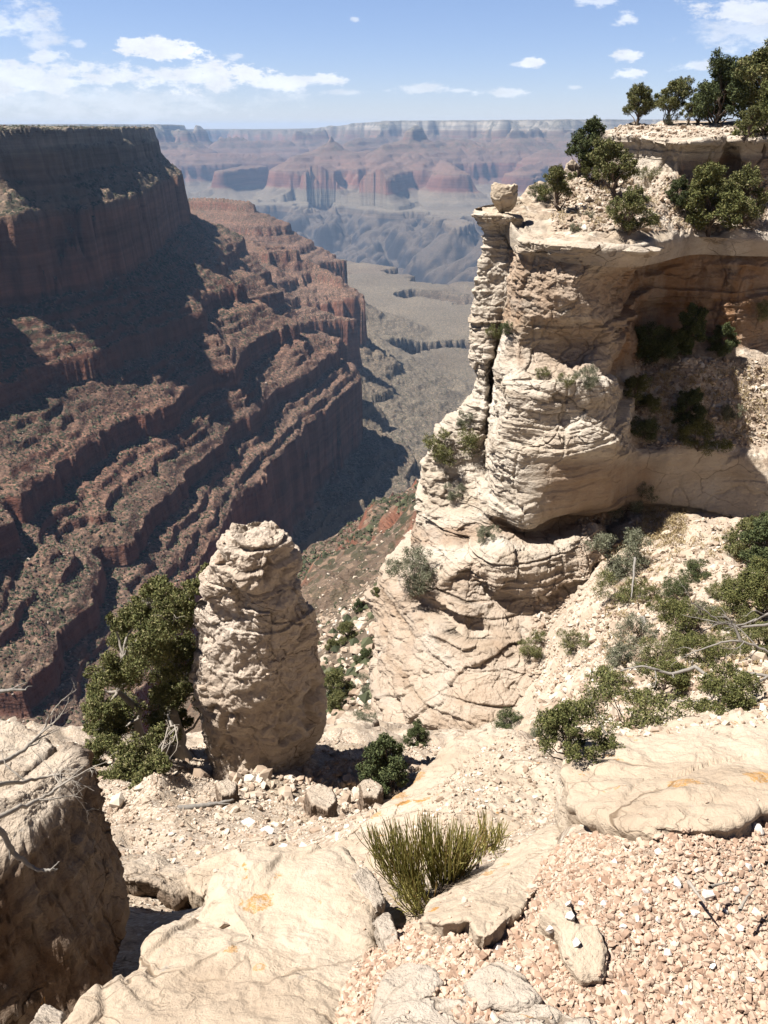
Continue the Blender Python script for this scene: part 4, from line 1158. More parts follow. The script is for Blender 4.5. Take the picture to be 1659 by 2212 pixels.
# ------------------------------------------------------------------ the ground sheet itself, bedded round the slabs
GA = np.radians(np.concatenate([np.arange(-75, -42, 0.8), np.arange(-42, 48, 0.13), np.arange(48, 90, 0.8)]))
GR = np.exp(np.concatenate([np.arange(math.log(0.25), math.log(60), 0.0085)]))
rr, aa = np.meshgrid(GR, GA, indexing='ij')
gx, gy = rr * np.sin(aa), rr * np.cos(aa)
gz = g_z(gx, gy)
G = np.stack([gx, gy, gz], -1)
gscree = np.clip(0.75 + fbm2(gx, gy, 3.0, 3, 871) * 0.5, 0.35, 1)
me = mesh_arrays('ground', G, grid_faces(*gx.shape, flip=True), M_GROUND, True, {'scree': gscree})
link('ground', me, kind='structure')
add_bvh(G, 3)


# ------------------------------------------------------------------ plants
def tubes(paths, sides=6):
    """paths: list of (pts (k,3), radii (k)) -> V, F"""
    Vs, Fs, off = [], [], 0
    th = np.linspace(0, 2 * np.pi, sides, endpoint=False)
    for pts, rad in paths:
        pts = np.asarray(pts, float); rad = np.asarray(rad, float)
        tan = np.gradient(pts, axis=0)
        tan /= np.linalg.norm(tan, axis=1, keepdims=True) + 1e-9
        ref = np.array((0, 0, 1.0)) if abs(tan[:, 2].mean()) < 0.8 else np.array((1.0, 0, 0))
        a = np.cross(tan, ref); a /= np.linalg.norm(a, axis=1, keepdims=True) + 1e-9
        b = np.cross(tan, a)
        ring = pts[:, None] + rad[:, None, None] * (a[:, None] * np.cos(th)[None, :, None] + b[:, None] * np.sin(th)[None, :, None])
        k = len(pts)
        Vs.append(ring.reshape(-1, 3))
        Fs.append(grid_faces(k, sides, wrap=True) + off)
        off += k * sides
    return np.concatenate(Vs), np.concatenate(Fs)


def wobble(p0, p1, n, amp, r):
    t = np.linspace(0, 1, n)[:, None]
    p = p0 + (p1 - p0) * t
    L = np.linalg.norm(p1 - p0)
    w = np.cumsum(r.normal(0, 1, (n, 3)), 0)
    w -= w[0] + (w[-1] - w[0]) * t
    return p + w * amp * L / math.sqrt(n)


def leaf_cards(cen, size, r, up=0.25, aspect=0.45):
    n = len(cen)
    a = r.normal(0, 1, (n, 3)); a[:, 2] += up; a /= np.linalg.norm(a, axis=1, keepdims=True)
    b = np.cross(a, r.normal(0, 1, (n, 3))); b /= np.linalg.norm(b, axis=1, keepdims=True) + 1e-9
    s = (size * r.uniform(0.6, 1.35, n))[:, None]
    a = a * s; b = b * s * aspect
    V = np.stack([cen - a * 0.5, cen + b * 0.5, cen + a * 0.6, cen - b * 0.5], 1).reshape(-1, 3)
    return V, np.arange(4 * n).reshape(-1, 4)


def clump_pts(c, rad, n, r, squash=0.8):
    d = r.normal(0, 1, (n, 3)); d /= np.linalg.norm(d, axis=1, keepdims=True)
    q = d * (r.random((n, 1)) ** 0.55)
    q[:, 2] *= squash
    return c + q * rad


def plant_meshes(name, seed, H, W, base, ncl, rc, nleaf, leaf, mat, bark=None, trunk_r=0.05, lean=(0, 0), squash=0.8, taper=0.5, multi=1, aspect=0.45):
    """a tapered wobbly trunk, limbs to every foliage clump, leaf sized faces in the clumps"""
    r = np.random.default_rng(seed)
    paths, cards = [], []
    top = np.array((lean[0] * H, lean[1] * H, H * 0.86))
    trunks = []
    for k in range(multi):
        f = np.array((r.normal(0, 0.16 * W), r.normal(0, 0.16 * W), 0)) if multi > 1 else np.zeros(3)
        tr = wobble(np.array((f[0] * 0.15, f[1] * 0.15, -0.25 * H * 0.3)), top * (1 if k == 0 else r.uniform(0.6, 0.95)) + f, 9, 0.13, r)
        trunks.append(tr)
        paths.append((tr, np.linspace(trunk_r * H, trunk_r * H * 0.22, 9) * (1 if k == 0 else 0.75)))
    for i in range(ncl):
        h = base + (1 - base) * (i + r.random()) / ncl
        wd = W * 0.5 * (math.sin(math.pi * min(1, max(0.02, (h - base * 0.6) / (1.08 - base * 0.6))) ** taper) ** 0.7)
        an = i * 2.4 + r.normal(0, 0.6)
        rr_ = wd * math.sqrt(r.random()) * 1.0
        tr = trunks[i % multi]
        ax = tr[min(8, max(1, int(h * 8)))]
        c = np.array((ax[0] + rr_ * math.cos(an), ax[1] + rr_ * math.sin(an), h * H * 0.93))
        rad = rc * H * r.uniform(0.65, 1.3)
        st = tr[max(1, min(7, int((h - 0.22) * 8)))]
        paths.append((wobble(st, c + np.array((0, 0, -0.2 * rad)), 6, 0.16, r), np.linspace(trunk_r * H * 0.42, trunk_r * H * 0.08, 6)))
        nn = int(nleaf * (rad / (rc * H)) ** 2)
        cards.append(clump_pts(c, rad, nn, r, squash))
        for k in range(4):                       # ragged tufts round each clump
            d = r.normal(0, 1, 3); d[2] = abs(d[2]) * 0.7; d /= np.linalg.norm(d)
            cards.append(clump_pts(c + d * rad * 0.95, rad * 0.42, nn // 5, r, 1.0))
    V, F = leaf_cards(np.concatenate(cards), leaf, r, aspect=aspect)
    crown = mesh_arrays(name + '_foliage', V, F, mat, False)
    V, F = tubes(paths, 6)
    wood = mesh_arrays(name + '_wood', V, F, bark or M_BARK, True)
    return wood, crown


def put_plant(name, meshes, loc, label, cat, group=None, scale=1.0, rotz=0.0, parts=('trunk', 'crown'), sq=1.0):
    e = bpy.data.objects.new(name, None)
    COL.objects.link(e)
    e.empty_display_size = 0.2
    e.location = loc
    e.rotation_euler = (0, 0, rotz)
    e.scale = (scale * sq, scale * sq, scale)
    e['label'] = label; e['category'] = cat
    if group: e['group'] = group
    for pn, me in zip(parts, meshes):
        link(pn, me, parent=e)
    return e


JUN = [plant_meshes('juniper', 10 + i, 1.0, w, b, nc, rc, 470, 0.034, m, trunk_r=tr, lean=ln) for i, (w, b, nc, rc, m, tr, ln) in enumerate([
    (0.95, 0.36, 22, 0.135, M_JUN, 0.045, (0.02, 0)), (0.9, 0.40, 20, 0.14, M_JUN, 0.04, (0.22, 0)), (0.85, 0.16, 26, 0.15, M_PIN, 0.04, (0, 0)),
    (0.7, 0.22, 22, 0.13, M_PIN, 0.035, (0.12, 0)), (1.05, 0.15, 24, 0.15, M_JUN, 0.05, (-0.05, 0)), (0.95, 0.42, 15, 0.12, M_JUN, 0.05, (-0.18, 0))])]
YEL = [plant_meshes('olive_tree', 30 + i, 1.0, w, b, nc, rc, 400, 0.036, M_YEL, trunk_r=0.04) for i, (w, b, nc, rc) in enumerate([(0.85, 0.12, 26, 0.14), (1.2, 0.15, 20, 0.16)])]
CONE = [plant_meshes('young_pinyon', 40, 1.0, 0.55, 0.08, 24, 0.115, 380, 0.038, M_PIN, trunk_r=0.03, taper=1.25)]
BUSH = [plant_meshes('bush', 50 + i, 1.0, w, 0.1, nc, rc, 350, 0.054, m, trunk_r=0.025, multi=3, squash=0.9, aspect=0.35) for i, (w, nc, rc, m) in enumerate([
    (1.5, 14, 0.26, M_PIN), (1.6, 14, 0.26, M_SAGE), (1.7, 15, 0.25, M_YEL), (1.4, 13, 0.28, M_JUN)])]
BUSHP = ('stems', 'foliage')


def base_at(u, v, sink=0.06):
    h = hit(u, v)
    if h is None:
        return None
    return np.array((h.x, h.y, h.z - sink))


def px_m(p):
    """frame pixels per metre at a point"""
    return FPX / max(0.5, p[1] * math.cos(PITCH) - p[2] * math.sin(PITCH))


# trees on the rim: (u, v of the foot, v of the top, mesh, label)
RIM_TREES = [
    (1374, 272, 196, JUN[0], 0.3, 'round grey green juniper, leftmost of the trees on the level cap rock'),
    (1434, 271, 184, JUN[1], 0.0, 'forked juniper leaning right on the cap rock beside the round leftmost one'),
    (1484, 270, 226, JUN[5], 2.0, 'thin low juniper between the leaning one and the big dark tree'),
    (1548, 268, 140, JUN[2], 0.6, 'big dense dark juniper standing against the sky on the cap rock'),
    (1508, 268, 188, JUN[3], 1.2, 'smaller dark tree pressed against the left of the big dense juniper'),
    (1610, 264, 142, JUN[0], 2.6, 'open topped tree behind the big dense juniper near the right edge'),
    (1655, 268, 116, JUN[4], 0.9, 'tallest tree at the right edge of the skyline'),
    (1648, 330, 196, YEL[0], 0.4, 'olive green tree at the right edge below the skyline trees'),
    (1606, 300, 236, JUN[5], 3.1, 'low spreading juniper on the cap rock under the open topped tree'),
    (1247, 382, 266, JUN[3], 0.2, 'slender dark juniper standing alone against the blue distance'),
    (1213, 458, 366, JUN[5], 0.5, 'sparse twisted juniper with a bare dark trunk near the balanced boulder'),
    (1335, 432, 318, JUN[1], 2.8, 'spreading juniper in front of the sunlit face of the cap block'),
    (1356, 503, 412, JUN[4], 1.5, 'squat wide juniper close to the brink above the nose'),
    (1528, 508, 372, YEL[0], 2.2, 'large yellowish juniper at the brink under the cap block'),
    (1612, 480, 372, JUN[4], 0.0, 'dark bushy juniper right of the large yellowish one'),
    (1462, 448, 388, JUN[2], 2.0, 'low dark juniper under the shaded face of the cap block'),
    (1168, 432, 398, BUSH[0], 0.0, 'low green bush on the skyline left of the twisted juniper'),
    (1288, 400, 340, YEL[1], 1.0, 'yellow green bush at the left foot of the cap block'),
]
for u, v, vt, ms, rz, lab in RIM_TREES:
    b = base_at(u, v)
    if b is None or np.linalg.norm(b) > 110:
        b = P(u, v, 66)
    H = (v - vt) * DS / px_m(b) * 1.03
    isb = ms in BUSH
    put_plant('bush' if isb else 'juniper_tree', ms, b, lab, 'bush' if isb else 'tree', 'junipers along the rim', H, rz, BUSHP if isb else ('trunk', 'crown'))

# bushes of the terrace, the alcove and the bowl
SLOPE = [
    (1480, 765, 668, CONE[0], 'tall dark pointed tree in the shade of the alcove', 'tree'),
    (1396, 775, 712, BUSH[0], 'wide dark bush in the deepest shade of the alcove', 'bush'),
    (1437, 772, 718, BUSH[0], 'dark bush next to the pointed tree in the alcove', 'bush'),
    (1556, 770, 706, JUN[2], 'green bush at the foot of the brown wall, half in sun', 'bush'),
    (1372, 888, 822, YEL[1], 'pale yellow green bush beside the right flank of the nose', 'bush'),
    (1482, 922, 846, JUN[2], 'dark rounded bush on the sunny slope of the alcove', 'bush'),
    (1508, 968, 912, BUSH[2], 'mustard yellow bush above the grey curved wall', 'bush'),
    (1390, 945, 905, BUSH[0], 'small dark bush below the pale yellow green one', 'bush'),
    (1570, 905, 876, BUSH[1], 'little grey bush alone on the sunny scree of the alcove', 'bush'),
    (1346, 1102, 1046, BUSH[1], 'sparse bush under the grey overhang', 'bush'),
    (1276, 832, 798, BUSH[1], 'grey green bush on the ledge across the nose', 'bush'),
    (1222, 832, 810, BUSH[3], 'tiny bush on the ledge left of the grey green one', 'bush'),
    (1172, 815, 795, BUSH[3], 'smallest bush at the left end of the ledge on the nose', 'bush'),
    (1068, 728, 702, BUSH[3], 'small bush high on the tower above the cleft', 'bush'),
    (1097, 720, 698, BUSH[0], 'dark tuft in the corner between tower and nose', 'bush'),
    (972, 995, 934, BUSH[3], 'green bush on the shoulder at the left edge of the buttress', 'bush'),
    (1003, 920, 895, BUSH[1], 'small bush on the tower just above the shoulder', 'bush'),
    (985, 1078, 1050, BUSH[1], 'grey tuft on the pale face below the shoulder', 'bush'),
    (906, 1265, 1200, BUSH[1], 'grey bush in the cleft on the lower left of the buttress', 'bush'),
    (1045, 1165, 1135, BUSH[1], 'thin grey tuft under the overhanging tip', 'bush'),
    (1352, 1240, 1165, BUSH[1], 'grey green bush with dead stems at the right end of the rounded layers', 'bush'),
    (1336, 1302, 1238, BUSH[3], 'broad green bush below the rounded layers', 'bush'),
    (1398, 1302, 1264, BUSH[2], 'low olive bush right of the dead grey log', 'bush'),
    (1456, 1290, 1248, BUSH[0], 'round dark green bush in the middle of the bowl', 'bush'),
    (1503, 1252, 1212, BUSH[0], 'dark spiky bush on the upper slope of the bowl', 'bush'),
    (1552, 1290, 1256, BUSH[3], 'low spiky bush between bowl and right hand trees', 'bush'),
    (1480, 1375, 1290, BUSH[2], 'wide olive brown bush in the centre of the bowl', 'bush'),
    (1440, 1345, 1295, BUSH[2], 'olive bush touching the left side of the wide one', 'bush'),
    (1382, 1385, 1325, BUSH[1], 'grey bush beside the twisted grey log', 'bush'),
    (1338, 1440, 1375, BUSH[1], 'loose grey bush low in the bowl', 'bush'),
    (1243, 1405, 1358, BUSH[3], 'dark bush at the right foot of the yellow layers', 'bush'),
    (1148, 1412, 1372, BUSH[3], 'small green bush hanging on the yellow layers', 'bush'),
    (1096, 1570, 1533, BUSH[0], 'dark bush at the foot of the buttress behind the slab', 'bush'),
    (1590, 1205, 1120, JUN[4], 'spreading dark juniper at the right edge of the bowl', 'tree'),
    (1648, 1240, 1112, JUN[2], 'dark juniper cut by the right edge of the picture', 'tree'),
    (1640, 1330, 1205, YEL[1], 'large yellow green juniper cut by the right edge', 'tree'),
    (1570, 1365, 1300, BUSH[3], 'green bush in front of the large yellow green juniper', 'bush'),
    (1520, 1440, 1360, BUSH[2], 'tangled olive bush behind the bleached branches', 'bush'),
    (1240, 1630, 1500, YEL[1], 'bright green pinyon behind the notch between the slabs', 'tree'),
    (1418, 1520, 1402, YEL[1], 'bright green pinyon with bleached branches behind the right slab', 'tree'),
    (1575, 1525, 1395, YEL[1], 'bright green pinyon at the right behind the slab', 'tree'),
    (1312, 1500, 1440, BUSH[2], 'brownish bush between the two bright pinyons', 'bush'),
    (1355, 1575, 1520, BUSH[3], 'dark green sprig just above the edge of the right slab', 'bush'),
    (1170, 1600, 1560, BUSH[1], 'grey bush behind the rounded slab', 'bush'),
    (902, 1612, 1555, JUN[2], 'dark bush in the black shade behind the small pine', 'bush'),
    (850, 1712, 1582, JUN[3], 'small dark green pine in the hollow right of the pillar', 'tree'),
    (1205, 412, 392, BUSH[1], 'little bush on the rim near the slender juniper', 'bush'),
    (1404, 390, 366, BUSH[3], 'small bush at the foot of the sunlit face of the cap block', 'bush'),
    (1240, 500, 484, BUSH[1], 'low grey bush on the bare brink of the nose', 'bush'),
    (1272, 472, 458, BUSH[1], 'low grey bush between squat juniper and bare brink', 'bush'),
    (1442, 270, 250, BUSH[1], 'grey bush on top of the cap rock in front of the trees', 'bush'),
    (1648, 1420, 1335, JUN[4], 'dark juniper behind the bleached boughs at the right edge', 'tree'),
    (1425, 1425, 1370, BUSH[3], 'green bush below the twisted grey log', 'bush'),
    (1560, 1420, 1350, BUSH[3], 'green bush under the long bleached bough', 'bush'),
    (1600, 1290, 1240, BUSH[2], 'olive bush at the foot of the spreading dark juniper', 'bush'),
    (1520, 1335, 1292, BUSH[1], 'grey bush right of the wide olive brown one', 'bush'),
    (1640, 690, 655, BUSH[3], 'small bush against the brown wall at the right edge', 'bush'),
]
rs = np.random.default_rng(5)
for u, v, vt, ms, lab, cat in SLOPE:
    b = base_at(u, v)
    if b is None or np.linalg.norm(b) > 90:
        b = P(u, v, 40)
    H = max(0.25, (v - vt) * DS / px_m(b) * (0.97 if v > 1300 and u > 1220 else 1.12))
    isb = ms in BUSH
    nm = 'bush' if cat == 'bush' else 'juniper_tree'
    put_plant(nm, ms, b, lab, cat, None, H, rs.uniform(0, 6.28), BUSHP if cat == 'bush' else ('trunk', 'crown'))

# trees on the far side of the saddle, between pillar and buttress
SADDLE = [(738, 1512, 1430, JUN[4], 'wide juniper on the slope right behind the pillar'), (790, 1440, 1392, JUN[2], 'dark juniper left of the buttress foot'),
          (757, 1385, 1335, JUN[4], 'juniper above the wide one on the slope below the saddle'), (718, 1415, 1375, JUN[0], 'juniper touching the pillar outline on the slope below'),
          (722, 1545, 1485, JUN[5], 'bare stemmed juniper just right of the pillar'), (775, 1320, 1290, JUN[2], 'farther dark juniper on the red slope below'),
          (802, 1500, 1460, BUSH[1], 'grey bush at the left foot of the buttress'), (812, 1290, 1262, JUN[0], 'farthest juniper on the slope beside the buttress'), (778, 1555, 1520, BUSH[1], 'grey bush on the saddle above the sunlit boulder')]
for u, v, vt, ms, lab in SADDLE:
    a, b_, c = ray(u, v)
    # walk down the sight line to the slope
    t = 10.0
    while t < 2500:
        x, y, z = a * t, b_ * t, c * t
        gz_ = float(canyon_z(np.array([x]), np.array([y]))[0])
        h = hit(u, v)
        if z < gz_: break
        if h is not None and h.y < y: break
        t *= 1.02
    q = np.array((a * t, b_ * t, c * t - 0.15))
    H = (v - vt) * DS / px_m(q)
    isb = ms in BUSH
    put_plant('bush' if isb else 'juniper_tree', ms, q, lab, 'bush' if isb else 'tree', 'junipers below the saddle', H, t, BUSHP if isb else ('trunk', 'crown'))

# ------------------------------------------------------------------ the big juniper left of the pillar
r = np.random.default_rng(77)
CL = [(436, 1258, 22), (405, 1285, 38), (355, 1290, 42), (305, 1325, 42), (375, 1345, 52), (325, 1385, 55), (270, 1395, 40), (232, 1455, 44), (300, 1460, 58), (368, 1430, 55), (412, 1405, 36), (218, 1530, 40),
      (280, 1545, 56), (345, 1530, 52), (418, 1490, 38), (446, 1520, 30), (230, 1610, 42), (298, 1630, 50), (355, 1600, 38), (262, 1680, 42), (312, 1700, 36), (252, 1735, 26), (285, 1755, 20), (205, 1580, 28), (330, 1270, 30), (262, 1345, 30), (440, 1235, 18), (195, 1500, 30), (198, 1640, 34), (340, 1660, 36), (240, 1580, 40), (380, 1500, 40), (330, 1330, 40), (215, 1700, 30), (425, 1330, 28), (428, 1450, 26), (395, 1555, 24)]
foot = base_at(408, 1640, 0.2)
paths, cards = [], []
tip = P(392, 1300, 12.4)
trunk = wobble(foot, tip, 12, 0.16, r)
paths.append((trunk, np.linspace(0.17, 0.03, 12)))
second = wobble(foot + np.array((-0.1, 0.05, 0.1)), P(265, 1420, 12.2), 12, 0.14, r)
paths.append((second, np.linspace(0.12, 0.025, 12)))
third = wobble(foot + np.array((-0.15, -0.05, 0.05)), P(262, 1690, 10.9), 10, 0.12, r)
paths.append((third, np.linspace(0.10, 0.02, 10)))
for u, v, rp in CL:
    Yc = 12.3 + r.uniform(-0.75, 0.55) - max(0, (v - 1560)) * 0.0165
    c = P(u, v, Yc)
    rad = rp * DS / px_m(c)
    src = trunk if u > 330 else (third if v > 1590 else second)
    st = src[np.argmin(np.linalg.norm(src - c - np.array((0, 0, -0.3)), axis=1))]
    lp = wobble(st, c, 8, 0.15, r)
    paths.append((lp, np.linspace(0.035, 0.008, 8)))
    for k in range(7):
        d = r.normal(0, 1, 3); d /= np.linalg.norm(d); d[2] = d[2] * 0.8 + 0.15
        cc = c + d * rad * 0.62
        paths.append((wobble(lp[5], cc, 5, 0.2, r), np.linspace(0.012, 0.003, 5)))
        nn = int(760 * rad / 0.42)
        cards.append(clump_pts(cc, rad * 0.5, nn, r, 0.85))
        for j in range(3):
            d2 = r.normal(0, 1, 3); d2 /= np.linalg.norm(d2); d2[2] = abs(d2[2])
            cards.append(clump_pts(cc + d2 * rad * 0.45, rad * 0.18, nn // 8, r, 1.2))
    if r.random() < 0.6:                        # a few dead grey twigs sticking out
        for k in range(3):
            d = r.normal(0, 1, 3); d[1] = -abs(d[1]); d /= np.linalg.norm(d)
            paths.append((wobble(c, c + d * rad * 1.15, 6, 0.25, r), np.linspace(0.009, 0.002, 6)))
hero = bpy.data.objects.new('juniper_tree', None); COL.objects.link(hero)
hero.location = foot
hero['label'] = 'large bushy juniper growing against the left of the rock pillar'; hero['category'] = 'tree'
V, F = tubes([(p_ - foot, q_) for p_, q_ in paths], 7)
M_TWIG = mat_bark('grey juniper twigs', (.13, .11, .09), (.32, .29, .25))
link('trunk', mesh_arrays('hero_trunk', V, F, M_TWIG, True), parent=hero)
V, F = leaf_cards(np.concatenate(cards) - foot, 0.044, r, aspect=0.38)
link('crown', mesh_arrays('hero_crown', V, F, M_JUN, False), parent=hero)

# ------------------------------------------------------------------ the bush of thin green stems in the foreground
r = np.random.default_rng(91)
EB = [(842, 1890, 2.34, 795, 1775, 26, 24), (856, 1915, 2.25, 822, 1790, 22, 22), (890, 1935, 2.18, 850, 1760, 50, 60), (905, 1945, 2.12, 880, 1785, 46, 60), (925, 1945, 2.12, 868, 1840, 40, 34),
      (945, 1930, 2.2, 925, 1745, 42, 56), (960, 1925, 2.2, 955, 1790, 40, 40), (968, 1925, 2.22, 1000, 1765, 46, 64), (985, 1905, 2.28, 1010, 1780, 44, 44), (1040, 1845, 2.5, 1042, 1745, 18, 30), (1065, 1835, 2.55, 1078, 1762, 32, 44), (900, 1965, 2.02, 872, 1880, 44, 40), (935, 1975, 2.0, 905, 1895, 44, 26)]
ep, ew = [], []
root = P(940, 1968, 2.0)
for ub, vb, Yb, ut, vt, spread, n in EB:
    b0 = P(ub, vb, Yb); b0[2] -= 0.02
    ew.append((wobble(root + (b0 - root) * 0.05, b0 + np.array((0, 0, 0.05)), 6, 0.15, r), np.linspace(0.008, 0.004, 6)))
    for k in range(int(n * 1.15)):
        t1 = P(ut + r.normal(0, 0.48) * spread, vt + abs(r.normal(0, 1)) * 42, Yb + r.normal(0, 0.06))
        bb = b0 + np.array((r.normal(0, 0.012), r.normal(0, 0.012), 0)) + (t1 - b0) * r.uniform(0, 0.45)
        mid = bb + (t1 - bb) * 0.5 + np.array((t1[0] - bb[0], 0, 0)) * 0.16 + r.normal(0, 0.009, 3)
        q = np.array([bb, bb + (mid - bb) * 0.55 + r.normal(0, 0.003, 3), mid, mid + (t1 - mid) * 0.5 + r.normal(0, 0.004, 3), t1])
        wd = r.uniform(0.0012, 0.0020)
        ep.append((q, np.array((1, 1, 0.95, 0.85, 0.45)) * wd))
        if r.random() < 0.5:
            s0 = q[2]; e0 = s0 + (t1 - s0) * 0.8 + r.normal(0, 0.012, 3)
            ep.append((np.array([s0, (s0 + e0) / 2 + r.normal(0, 0.003, 3), e0]), np.array((0.9, 0.8, 0.4)) * wd))
eo = bpy.data.objects.new('stem_bush', None); COL.objects.link(eo)
eo.location = root
eo['label'] = 'broom like bush of thin upright green stems between the slabs'; eo['category'] = 'bush'
V, F = tubes([(a_ - root, b_) for a_, b_ in ep], 4)
link('stems', mesh_arrays('ephedra_stems', V, F, M_EPH, True), parent=eo)
V, F = tubes([(a_ - root, b_) for a_, b_ in ew], 6)
link('woody_base', mesh_arrays('ephedra_wood', V, F, M_BARK, True), parent=eo)


# ------------------------------------------------------------------ dead wood
def twig_tree(pts, r0, r, depth=3, nb=5, spread=0.6, ln=0.5, out=None):
    out = [] if out is None else out
    pts = np.asarray(pts, float)
    q = catmull(pts, max(8, 5 * len(pts)))
    q = q + r.normal(0, 0.006, q.shape) * np.linalg.norm(q[-1] - q[0])
    out.append((q, np.linspace(r0, r0 * 0.3, len(q))))
    if depth > 0:
        L = np.linalg.norm(q[-1] - q[0])
        for k in range(nb):
            i = int(r.uniform(0.25, 0.97) * (len(q) - 1))
            d = q[min(i + 1, len(q) - 1)] - q[max(i - 1, 0)]
            d = d / (np.linalg.norm(d) + 1e-9) + r.normal(0, spread, 3)
            d /= np.linalg.norm(d)
            e = q[i] + d * L * ln * r.uniform(0.5, 1.1)
            m = (q[i] + e) / 2 + r.normal(0, 0.06, 3) * L * ln
            twig_tree([q[i], m, e], r0 * (1 - 0.6 * i / len(q)) * 0.55, r, depth - 1, max(2, nb - 1), spread, ln * 0.85, out)
    return out


def dead(label, lines, r0, seed, depth=2, nb=4, spread=0.55, ln=0.4, mat=None, name='dead_branch'):
    r = np.random.default_rng(seed)
    pa = []
    for ln_ in lines:
        twig_tree([P(*c) for c in ln_], r0, r, depth, nb, spread, ln, pa)
    org = P(*lines[0][0])
    V, F = tubes([(a_ - org, b_) for a_, b_ in pa], 6)
    return link(name, mesh_arrays(name, V, F, mat or M_DEAD, True), loc=org, label=label, cat='dead branch')


dead('dark forked twig reaching over the pale boulder at the left edge', [[(-60, 1660, 2.1), (20, 1640, 2.3), (62, 1608, 2.4), (95, 1575, 2.5), (106, 1540, 2.5)]], 0.010, 1, 3, 5, 0.45, 0.42, M_TWIG)
dead('thin grey twigs crossing the top of the big left boulder', [[(-60, 1790, 1.75), (20, 1755, 1.85), (90, 1725, 2.0), (130, 1700, 2.05), (140, 1690, 2.1)], [(-40, 1700, 1.9), (40, 1690, 2.1), (95, 1680, 2.2), (130, 1672, 2.2)]], 0.009, 2, 3, 6, 0.6, 0.40, M_TWIG)
dead('bleached curved branch tip in front of the dark boulder face', [[(-50, 1760, 2.25), (0, 1795, 2.3), (28, 1838, 2.3), (62, 1868, 2.3), (95, 1880, 2.3), (122, 1878, 2.3)]], 0.014, 3, 1, 4, 0.5, 0.16)
dead('short grey twig poking in at the left edge above the boulders', [[(-50, 1498, 3.0), (0, 1493, 3.0), (30, 1490, 3.0), (56, 1490, 3.0)]], 0.012, 4, 1, 3, 0.5, 0.3)
dead('bleached branches arching out from the right edge', [[(1720, 1345, 11), (1640, 1350, 11), (1580, 1352, 11), (1530, 1325, 11), (1492, 1300, 11)], [(1720, 1300, 11.4), (1650, 1330, 11.2), (1600, 1350, 11), (1545, 1345, 11)]], 0.026, 5, 2, 5, 0.5, 0.32)
dead('pale bent branch hooking down above the right slab', [[(1500, 1440, 10), (1530, 1462, 9.8), (1545, 1490, 9.6), (1535, 1510, 9.5), (1500, 1515, 9.5), (1440, 1512, 9.6)], [(1500, 1440, 10), (1450, 1455, 10), (1390, 1440, 10.1), (1340, 1450, 10.2)]], 0.028, 6, 2, 4, 0.5, 0.3)
dead('long bleached bough sweeping left from the right edge', [[(1720, 1420, 10.5), (1660, 1405, 10.5), (1600, 1385, 10.5), (1540, 1395, 10.5), (1480, 1415, 10.5)], [(1600, 1385, 10.5), (1585, 1350, 10.6), (1560, 1325, 10.7)]], 0.026, 7, 2, 5, 0.5, 0.35)
dead('fan of bleached branches low on the right behind the slab', [[(1720, 1450, 9.5), (1660, 1460, 9.5), (1600, 1500, 9.4), (1560, 1490, 9.5), (1510, 1492, 9.6)], [(1660, 1460, 9.5), (1600, 1450, 9.6), (1560, 1430, 9.7)]], 0.024, 8, 2, 5, 0.5, 0.32)
dead('grey snag standing among pinyons behind the notch', [[(1330, 1655, 9.5), (1315, 1600, 9.6), (1290, 1550, 9.8), (1275, 1500, 10), (1262, 1470, 10.1)]], 0.022, 9, 2, 5, 0.55, 0.35)
dead('dead grey log lying straight down the slope of the bowl', [[(1372, 1205, 35), (1370, 1230, 34), (1366, 1268, 32.6), (1363, 1290, 31.8)]], 0.07, 10, 0)
dead('twisted grey log below the straight one', [[(1388, 1335, 29), (1392, 1350, 28.5), (1384, 1375, 27.5), (1378, 1400, 26.6)]], 0.13, 11, 1, 2, 0.4, 0.3)
dead('weathered stick lying on the gravel at the right', [[(2250 * .553 + 290, 1918, 1.50), (2560 * .553 + 130, 1912, 1.52), (1572, 1905, 1.53)]], 0.006, 12, 0, mat=M_TWIG, name='stick')
dead('crooked dark stick on the gravel near the right edge', [[(1598, 1965, 1.44), (1612, 1940, 1.47), (1630, 1918, 1.5)]], 0.005, 13, 1, 2, 0.4, 0.3, M_TWIG, 'stick')
dead('short dark stick on the gravel left of the crooked one', [[(1488, 1905, 1.53), (1506, 1930, 1.49), (1522, 1950, 1.46)]], 0.006, 14, 1, 3, 0.5, 0.3, M_TWIG, 'stick')
dead('grey driftwood stick on the gravel shelf beside the juniper', [[(385, 1748, 8.6), (430, 1742, 8.7), (470, 1735, 8.8), (505, 1728, 8.9)]], 0.05, 15, 1, 3, 0.3, 0.3, M_DEAD, 'stick')


